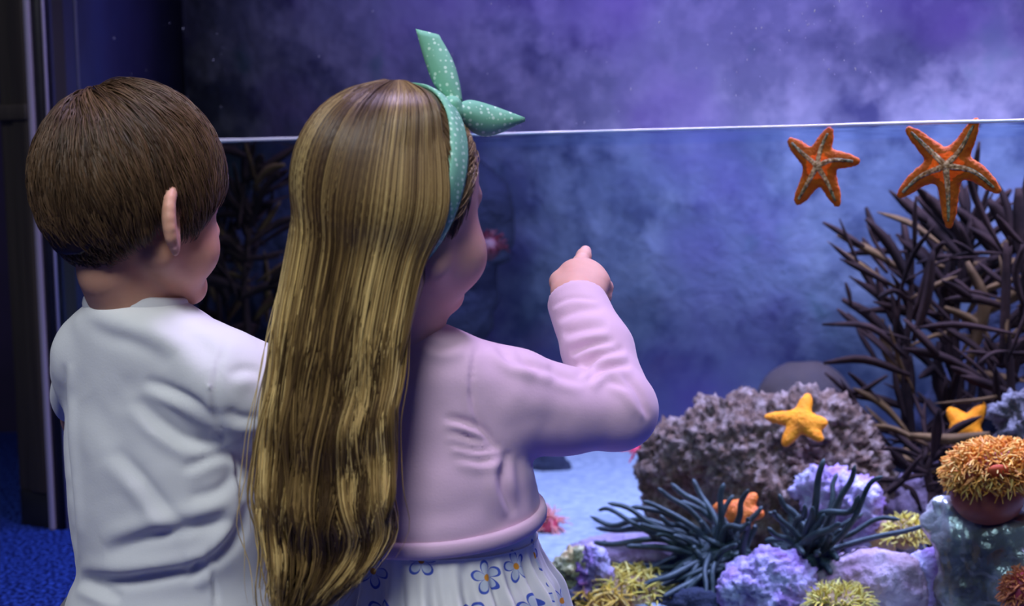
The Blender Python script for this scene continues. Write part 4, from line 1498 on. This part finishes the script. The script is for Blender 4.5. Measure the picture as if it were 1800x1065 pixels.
YEL = [(0.78, 0.58, 0.09), (0.66, 0.46, 0.07), (0.85, 0.68, 0.18)]
M_ybody = mat('ochre_flesh', (0.22, 0.11, 0.05), (0.35, 0.22, 0.08), scale=60, rough=0.7)
tuft('yellow_anemone', 'shaggy yellow anemone mound at the bottom left of the reef', 'anemone', 1105, 1052, 0.06, 76, 40, 520, 0.020, 0.0020, YEL, M_ybody, 31, curl=0.9)
tuft('yellow_anemone', 'small yellow-green anemone tuft in front of the pink rock', 'anemone', 1478, 1058, 0.05, 46, 20, 260, 0.014, 0.0016, YEL, M_ybody, 32)
tuft('yellow_anemone', 'small yellow anemone tuft behind the rightmost dark tentacles', 'anemone', 1592, 940, 0.20, 30, 28, 240, 0.012, 0.0016, YEL, M_ybody, 33)
RED = [(0.85, 0.06, 0.12), (0.75, 0.05, 0.10)]
M_rbody = mat('crimson_flesh', (0.45, 0.03, 0.06), (0.6, 0.05, 0.09), scale=50, rough=0.5)
tuft('red_anemone', "crimson anemone just behind the girl's elbow", 'anemone', 1138, 788, 0.36, 17, 20, 90, 0.022, 0.0026, RED, M_rbody, 34)
tuft('red_anemone', "blurred dark red anemone beside the girl's cheek", 'anemone', 858, 435, 0.55, 20, 22, 60, 0.016, 0.003, [(0.10, 0.008, 0.015)], mat('dark_crimson', (0.06, 0.006, 0.012), (0.10, 0.01, 0.02), scale=40), 35)
tuft('pink_soft_coral', "small coral-pink tuft just right of the dress waist", 'coral', 965, 925, 0.30, 18, 22, 90, 0.018, 0.0022, [(0.85, 0.32, 0.25), (0.75, 0.25, 0.25)], M_rbody, 36)
tuft('orange_anemone', 'small rusty orange anemone in the bottom right corner', 'anemone', 1800, 1045, 0.06, 30, 40, 360, 0.010, 0.0018, [(0.75, 0.20, 0.05), (0.62, 0.15, 0.05)], M_rbody, 37)

# big orange plumose anemone on the silvery rock
ORG = [(0.95, 0.38, 0.05), (0.85, 0.28, 0.04), (1.0, 0.52, 0.12)]
M_obody = mat('rust_flesh', (0.34, 0.055, 0.025), (0.46, 0.09, 0.035), scale=30, rough=0.5)
pl, pc, pR = tuft('plumose_anemone', 'large fluffy orange anemone sitting on the shiny silver rock', 'anemone', 1752, 828, 0.10, 78, 46, 1900, 0.0135, 0.0019, ORG, M_obody, 38, zlo=-0.55, tilt=-0.2, curl=0.7)
cA = T(1735, 872, 0.10)
f = Field(cA - 0.09, cA + 0.09, 0.003)
f.ell(cA, (to_px(62, cA), to_px(58, cA), to_px(50, cA)), 0.02)
V, Q = f.net()
link('column', mesh_np('column', V, Q), M_obody, pl)
f = Field(T(1752, 826, 0.04) - 0.05, T(1752, 826, 0.04) + 0.05, 0.002)
f.ell(T(1757, 827, 0.0475), (0.014, 0.005, 0.0075), 0.01)
V, Q = f.net()
link('mouth', mesh_np('mouth', V, Q), mat('mouth_red', (0.55, 0.06, 0.015), (0.65, 0.09, 0.02), scale=60, rough=0.6, spec=0.2), pl)

# snakelocks anemones: long dark tentacles, each one its own part
M_snake = mat('blue_black_tentacle', (0.016, 0.024, 0.026), (0.042, 0.054, 0.054), scale=60, rough=0.5, bmp=0.4, bscale=300, bdist=0.001)


def snake(label, base, tips, w, n_extra, box, seed):
    g = np.random.default_rng(seed)
    b = T(base[0], base[1], w)
    root = empty('snakelocks_anemone', (b[0], b[1], 0.012))
    tag(root, label, 'anemone', 'dark tentacled anemones')
    f = Field(b - 0.09, b + 0.09, 0.004)
    f.ell(b, (0.042, 0.036, 0.026), 0.02)
    f.cone(b, (b[0], b[1], 0.02), 0.03, 0.036, 0.02)
    V, Q = f.net()
    V[:, 2] = np.maximum(V[:, 2], 0.012)
    link('column', mesh_np('column', V, Q), M_snake, root)
    allt = [(t, 1) for t in tips] + [((g.uniform(box[0], box[2]), g.uniform(box[1], box[3])), 0) for _ in range(n_extra)]
    for t, main in allt:
        tx, ty = t[0], t[1]
        wt = w + g.uniform(-0.07, 0.03)
        while wt > 0.035 and T(tx, ty, wt)[2] < 0.024:
            wt -= 0.015
        e = T(tx, ty, wt)
        e[2] = max(e[2], 0.022)
        st = b + np.array([g.uniform(-0.035, 0.035), g.uniform(-0.03, 0.02), g.uniform(-0.005, 0.02)])
        ln = np.linalg.norm(e - st)
        mid = st * 0.5 + e * 0.5 + ZD * ln * g.uniform(-0.04, 0.14) + np.array([g.uniform(-1, 1), g.uniform(-1, 0.4), 0]) * ln * 0.09
        m2 = st * 0.18 + e * 0.82 + ZD * ln * g.uniform(-0.02, 0.05) + g.normal(size=3) * ln * 0.02
        pth = spline([st, mid, m2, e], 14)
        u = np.linspace(0, 1, 14)
        rr = g.uniform(0.0042, 0.0056) * (1 - 0.35 * u) * (1 - 0.75 * np.clip((u - 0.9) / 0.1, 0, 1) ** 2)
        link('tentacle', tube_mesh('tentacle', pth, rr, 7), M_snake, root)
    return root


snake('dark blue-black anemone fanning its tentacles to the left', (1272, 985), [(1037, 907), (1047, 928), (1043, 953), (1068, 884), (1051, 897), (1066, 992), (1156, 857), (1179, 849), (1218, 841), (1273, 849), (1316, 860), (1140, 1000), (1199, 1044), (1160, 905), (1130, 880), (1110, 890), (1150, 940), (1100, 960), (1215, 1040), (1240, 1050), (1290, 870), (1195, 880), (1340, 890)], 0.14, 70, (1110, 900, 1330, 1062), 41)
snake('dark blue-black anemone with tall upright tentacles beside the lilac rock', (1415, 985), [(1369, 868), (1449, 806), (1472, 831), (1503, 817), (1552, 837), (1517, 903), (1583, 913), (1626, 923), (1560, 1022), (1560, 1036), (1408, 1043), (1440, 930), (1390, 900), (1480, 880), (1350, 900), (1425, 1015), (1480, 930), (1510, 870)], 0.14, 38, (1340, 880, 1500, 1045), 42)

# ================================================================== starfish
def star(label, center, arms, pp, pn, r_in, r_tip, body_mat, groove_mat=None, thick=0.55, seed=1, group='orange starfish'):
    g = np.random.default_rng(seed)
    pn = nrm(pn)
    e1 = nrm(np.cross(ZD, pn))
    e2 = np.cross(pn, e1)

    def loc(q):
        r = ray(*q)
        X = CAM + r * (np.dot(pp - CAM, pn) / np.dot(r, pn)) - o0
        return np.array([X @ e1, X @ e2, 0.0])
    r = ray(*center)
    o0 = CAM + r * (np.dot(pp - CAM, pn) / np.dot(r, pn))
    A = [spline([np.zeros(3)] + [loc(q) for q in a], 7) for a in arms]
    ext = max(np.abs(a).max() for a in A) + 0.03
    f = Field((-ext, -ext, -0.035), (ext, ext, 0.035), 0.0019)
    for a in A:
        u = np.linspace(0, 1, 7)
        rr = r_in + (r_tip - r_in) * u ** 0.8
        f.chain(list(a), list(rr), 0.009)
    ins = f.F < 0
    topz = np.where(ins.any(2), f.ax[2][len(f.ax[2]) - 1 - np.argmax(ins[:, :, ::-1], 2)], 0.0) * thick
    V, Q = f.net()
    V[:, 2] *= thick
    N = vnormals(V, Q)
    V = V + N * (0.0006 * fbm(V, 420, 2, seed))[:, None]
    M = np.stack([e1, e2, pn], 1)
    zoff = r_in * thick * 0.72
    root = empty('starfish', o0)
    tag(root, label, 'starfish', group)
    W = lambda L: o0 + (L + np.array([0, 0, zoff * 0])) @ M.T
    link('body', mesh_np('body', W(V), Q), body_mat, root)
    if groove_mat is not None:
        for a in A:
            b = spline(a, 34)
            u = np.linspace(0, 1, 34)
            rr = r_in + (r_tip - r_in) * u ** 0.8
            tt = np.gradient(b, axis=0)
            tt /= np.linalg.norm(tt, axis=1, keepdims=True)
            sd = np.stack([-tt[:, 1], tt[:, 0], tt[:, 0] * 0], 1)
            S = np.linspace(-1, 1, 7)
            wid = rr * 0.31 * np.clip((1 - u) / 0.08, 0.2, 1)
            prof = np.array([-0.25, 0.35, 0.75, 0.25, 0.75, 0.35, -0.25])
            G = b[:, None] + sd[:, None] * (wid[:, None] * S[None])[:, :, None]
            gi = np.clip(((G[:, :, 0] + ext) / f.h).round().astype(int), 0, topz.shape[0] - 1)
            gj = np.clip(((G[:, :, 1] + ext) / f.h).round().astype(int), 0, topz.shape[1] - 1)
            hz = topz[gi, gj].min(1)[:, None] * 0.4 + topz[gi, gj] * 0.6
            G[:, :, 2] = hz + 0.0012 + 0.0014 * prof[None] + g.uniform(-0.0009, 0.0013, (34, 7)) * (np.abs(S) < 0.9)[None]
            G = G[:32].reshape(-1, 3)
            i0 = np.arange(31)[:, None] * 7 + np.arange(6)[None]
            Qg = np.stack([i0, i0 + 7, i0 + 8, i0 + 1], -1).reshape(-1, 4)
            link('groove', mesh_np('groove', W(G), Qg, smooth=False), groove_mat, root)
    return root


M_star = mat('starfish_orange', (1.0, 0.155, 0.004), (0.88, 0.10, 0.004), scale=90, rough=0.6, spec=0.2, bmp=0.6, bscale=420, bdist=0.0015)
M_star2 = mat('starfish_amber', (1.0, 0.32, 0.004), (1.0, 0.25, 0.004), scale=70, rough=0.6, spec=0.2, bmp=0.8, bscale=300, bdist=0.002)
M_groove = mat('tube_feet', (0.22, 0.11, 0.03), (0.66, 0.50, 0.28), scale=260, rough=0.5, lo=0.42, hi=0.66)
g0 = T(1440, 290, 0.024)
star('orange starfish clinging to the glass, smaller and further left', (1440, 291), [[(1416, 272), (1390, 248)], [(1445, 262), (1458, 230)], [(1468, 281), (1506, 284)], [(1456, 320), (1472, 358)], [(1420, 325), (1403, 354)]],
     g0, -ND, 0.0122, 0.0042, M_star, M_groove, seed=51)
star('large orange starfish clinging to the glass, upper right', (1665, 291), [[(1634, 262), (1598, 228)], [(1690, 262), (1715, 214)], [(1712, 301), (1753, 334)], [(1668, 340), (1668, 395)], [(1620, 310), (1583, 342)]],
     g0, -ND, 0.0135, 0.0044, M_star, M_groove, seed=52)
rp = T(1410, 738, 0.215)
star('yellow-orange starfish lying on the crusty boulder', (1408, 738), [[(1413, 718), (1420, 697)], [(1380, 735), (1349, 733)], [(1393, 760), (1380, 780)], [(1425, 755), (1442, 771)], [(1428, 742), (1449, 743)]],
     rp, nrm(-ND + 0.55 * ZD), 0.0105, 0.004, M_star2, thick=0.8, seed=53)
star('amber starfish half hidden among the brown seaweed', (1697, 752), [[(1712, 735), (1727, 712)], [(1685, 738), (1671, 722)], [(1680, 765), (1668, 775)], [(1712, 766), (1722, 780)], [(1697, 772), (1697, 792)]],
     T(1697, 745, 0.40), nrm(-ND + 0.2 * ZD), 0.0135, 0.0045, M_star2, thick=0.8, seed=54)
star('orange starfish tangled behind the dark tentacles', (1298, 898), [[(1312, 885), (1326, 872)], [(1318, 902), (1338, 903)], [(1278, 892), (1258, 893)], [(1285, 912), (1268, 925)], [(1308, 915), (1318, 932)]],
     T(1298, 898, 0.17), nrm(-ND + 0.3 * ZD), 0.0095, 0.0040, mat('starfish_deep', (0.95, 0.20, 0.010), (0.85, 0.13, 0.008), scale=80, rough=0.55, bmp=0.6, bscale=300, bdist=0.002), thick=0.8, seed=55)

# ================================================================== seaweed
M_kelp = mat('brown_seaweed', (0.010, 0.005, 0.005), (0.036, 0.017, 0.014), scale=14, rough=0.9, spec=0.08, bmp=0.3, bscale=60)
M_kelp2 = mat('ochre_seaweed', (0.07, 0.035, 0.015), (0.13, 0.065, 0.025), scale=18, rough=0.8, spec=0.1)


def strap_mesh(name, path, wid, th=0.0014, twist=0.0, facing=None):
    path = np.asarray(path)
    t, _, _ = frames(path)
    fc = nrm(-ND if facing is None else facing)
    sd = np.cross(t, fc)
    sd /= np.maximum(np.linalg.norm(sd, axis=1, keepdims=True), 1e-6)
    up = np.cross(sd, t)
    n = len(path)
    a = twist * np.linspace(0, 1, n)[:, None]
    s2, u2 = sd * np.cos(a) + up * np.sin(a), -sd * np.sin(a) + up * np.cos(a)
    wid = np.asarray(wid)[:, None]
    V = np.stack([path + s2 * wid, path + u2 * th, path - s2 * wid, path - u2 * th], 1).reshape(-1, 3)
    F = [(i * 4 + j, i * 4 + (j + 1) % 4, (i + 1) * 4 + (j + 1) % 4, (i + 1) * 4 + j) for i in range(n - 1) for j in range(4)]
    F += [(0, 3, 2, 1), ((n - 1) * 4, (n - 1) * 4 + 1, (n - 1) * 4 + 2, (n - 1) * 4 + 3)]
    return mesh_np(name, V, np.array(F))


def kelp(label, stem, w, blades, nrand, seed, spread=(-1, 1), wscale=1.0, ln=(0.06, 0.16), m1=None, m2=None, name='seaweed', up=0.9):
    g = np.random.default_rng(seed)
    m1, m2 = m1 or M_kelp, m2 or M_kelp2
    S = spline([T(x, y, w) for x, y in stem], 14)
    S = np.vstack([[S[0][0], S[0][1], 0.01], S]) if S[0][2] > 0.03 else S
    root = empty(name, (S[0][0], S[0][1], 0.012))
    tag(root, label, 'seaweed', 'brown seaweed clumps')
    link('stem', tube_mesh('stem', spline(S, 24), np.linspace(0.008, 0.0035, 24), 7), m1, root)
    for b in blades:
        dw = g.uniform(-0.06, 0.06)
        pth = spline([T(x, y, w + dw * (0.4 + 0.6 * i / 2)) for i, (x, y) in enumerate(b[1:])], 9)
        wd = to_px(b[0] * 0.62, pth[0])
        prof = np.array([0.5, 0.75, 0.95, 1.05, 1.1, 1.05, 0.9, 0.7, 0.42])
        link('blade', strap_mesh('blade', pth, wd * prof, 0.0016, g.uniform(-0.4, 0.4)), m2 if g.random() < 0.12 else m1, root)
    for _ in range(nrand):
        q = S[g.integers(2, len(S))] + g.normal(size=3) * 0.012
        d = nrm(UD * g.uniform(*spread) + ZD * g.uniform(-0.1, up) + ND * g.uniform(-0.35, 0.3))
        L = g.uniform(*ln)
        bend = nrm(g.normal(size=3)) * L * 0.07 + ZD * L * 0.04
        pth = spline([q, q + d * L * 0.5 + bend, q + d * L], 8)
        wd = g.uniform(0.0025, 0.0072) * wscale
        link('blade', strap_mesh('blade', pth, wd * np.array([0.35, 0.6, 0.85, 1, 1.1, 1.0, 0.7, 0.2]), 0.0012, g.uniform(-0.8, 0.8)), m2 if g.random() < 0.18 else m1, root)
        if g.random() < 0.45:
            d2 = nrm(d + UD * g.uniform(-0.8, 0.8) + ZD * 0.3)
            q2 = pth[4]
            p2 = spline([q2, q2 + d2 * L * 0.3 + bend * 0.2, q2 + d2 * L * 0.55], 6)
            link('blade', strap_mesh('blade', p2, wd * np.array([0.6, 0.9, 1, 0.9, 0.7, 0.35]), 0.0014, g.uniform(-1, 1)), m1, root)
    return root


kelp('brown forked seaweed reaching left below the starfish on the glass', [(1605, 880), (1602, 760), (1592, 640), (1600, 540), (1604, 445)], 0.44,
     [(15, (1602, 500), (1565, 432), (1522, 384)), (9, (1545, 425), (1532, 392), (1522, 364)), (11, (1598, 480), (1592, 415), (1585, 386)), (9, (1560, 480), (1530, 440), (1516, 418)),
      (15, (1600, 640), (1535, 560), (1480, 526)), (6, (1496, 536), (1492, 515), (1486, 496)), (9, (1595, 630), (1530, 575), (1445, 570)), (8, (1545, 640), (1520, 600), (1506, 578)),
      (12, (1600, 660), (1520, 632), (1448, 638)), (14, (1605, 700), (1560, 620), (1550, 560)), (12, (1602, 620), (1555, 530), (1540, 470)), (13, (1605, 600), (1630, 520), (1640, 440)),
      (10, (1605, 560), (1640, 450), (1660, 425)), (12, (1600, 720), (1540, 700), (1470, 690)), (8, (1560, 660), (1500, 690), (1450, 655))], 34, 61, (-1.0, 0.6))
kelp('dense dark seaweed clump hanging below the upper right starfish', [(1690, 860), (1690, 720), (1680, 600), (1685, 500), (1690, 420)], 0.50,
     [(20, (1750, 520), (1690, 430), (1612, 345)), (20, (1770, 470), (1725, 410), (1680, 365)), (18, (1690, 700), (1660, 580), (1668, 440)), (14, (1740, 600), (1710, 565), (1660, 540)),
      (16, (1700, 650), (1730, 540), (1700, 460)), (16, (1690, 760), (1650, 680), (1650, 600)), (16, (1700, 800), (1730, 700), (1720, 620)), (10, (1660, 470), (1630, 460), (1612, 448))], 52, 62, (-1, 1), 1.3)
kelp('seaweed clump with ochre stems cut by the right picture edge', [(1775, 860), (1778, 700), (1770, 560), (1775, 430)], 0.42,
     [(24, (1815, 470), (1775, 400), (1738, 352)), (20, (1800, 480), (1794, 400), (1790, 330)), (12, (1760, 640), (1768, 520), (1768, 425)), (14, (1800, 600), (1760, 640), (1730, 600)), (10, (1800, 540), (1785, 480), (1800, 430))], 44, 63, (-1, 1))
kelp('low strappy seaweed sprawling between boulder and orange anemone', [(1640, 870), (1630, 830), (1640, 800)], 0.36,
     [(12, (1520, 800), (1590, 795), (1660, 805)), (14, (1600, 765), (1670, 772), (1740, 762)), (10, (1560, 800), (1530, 740), (1480, 690)), (9, (1540, 880), (1580, 850), (1620, 800)), (9, (1620, 900), (1600, 860), (1560, 850)), (10, (1660, 900), (1650, 830), (1700, 800))], 26, 64, (-1, 1), 1.1, (0.05, 0.11), up=0.5)
kelp('dark brown seaweed drifting between the boy and the girl', [(440, 620), (430, 500), (440, 400), (450, 320)], 0.30,
     [(12, (440, 400), (460, 340), (490, 300)), (12, (440, 380), (420, 330), (410, 285)), (12, (430, 450), (400, 420), (375, 430)), (12, (445, 330), (470, 300), (500, 290))], 46, 65, (-1, 1), 1.5, (0.06, 0.15), M_kelp, M_kelp2)
kelp('dim seaweed strands low behind the shoulder of the boy', [(380, 640), (385, 540), (370, 450)], 0.36, [], 30, 66, (-1, 1), 1.4, (0.06, 0.14), M_kelp, M_kelp2)
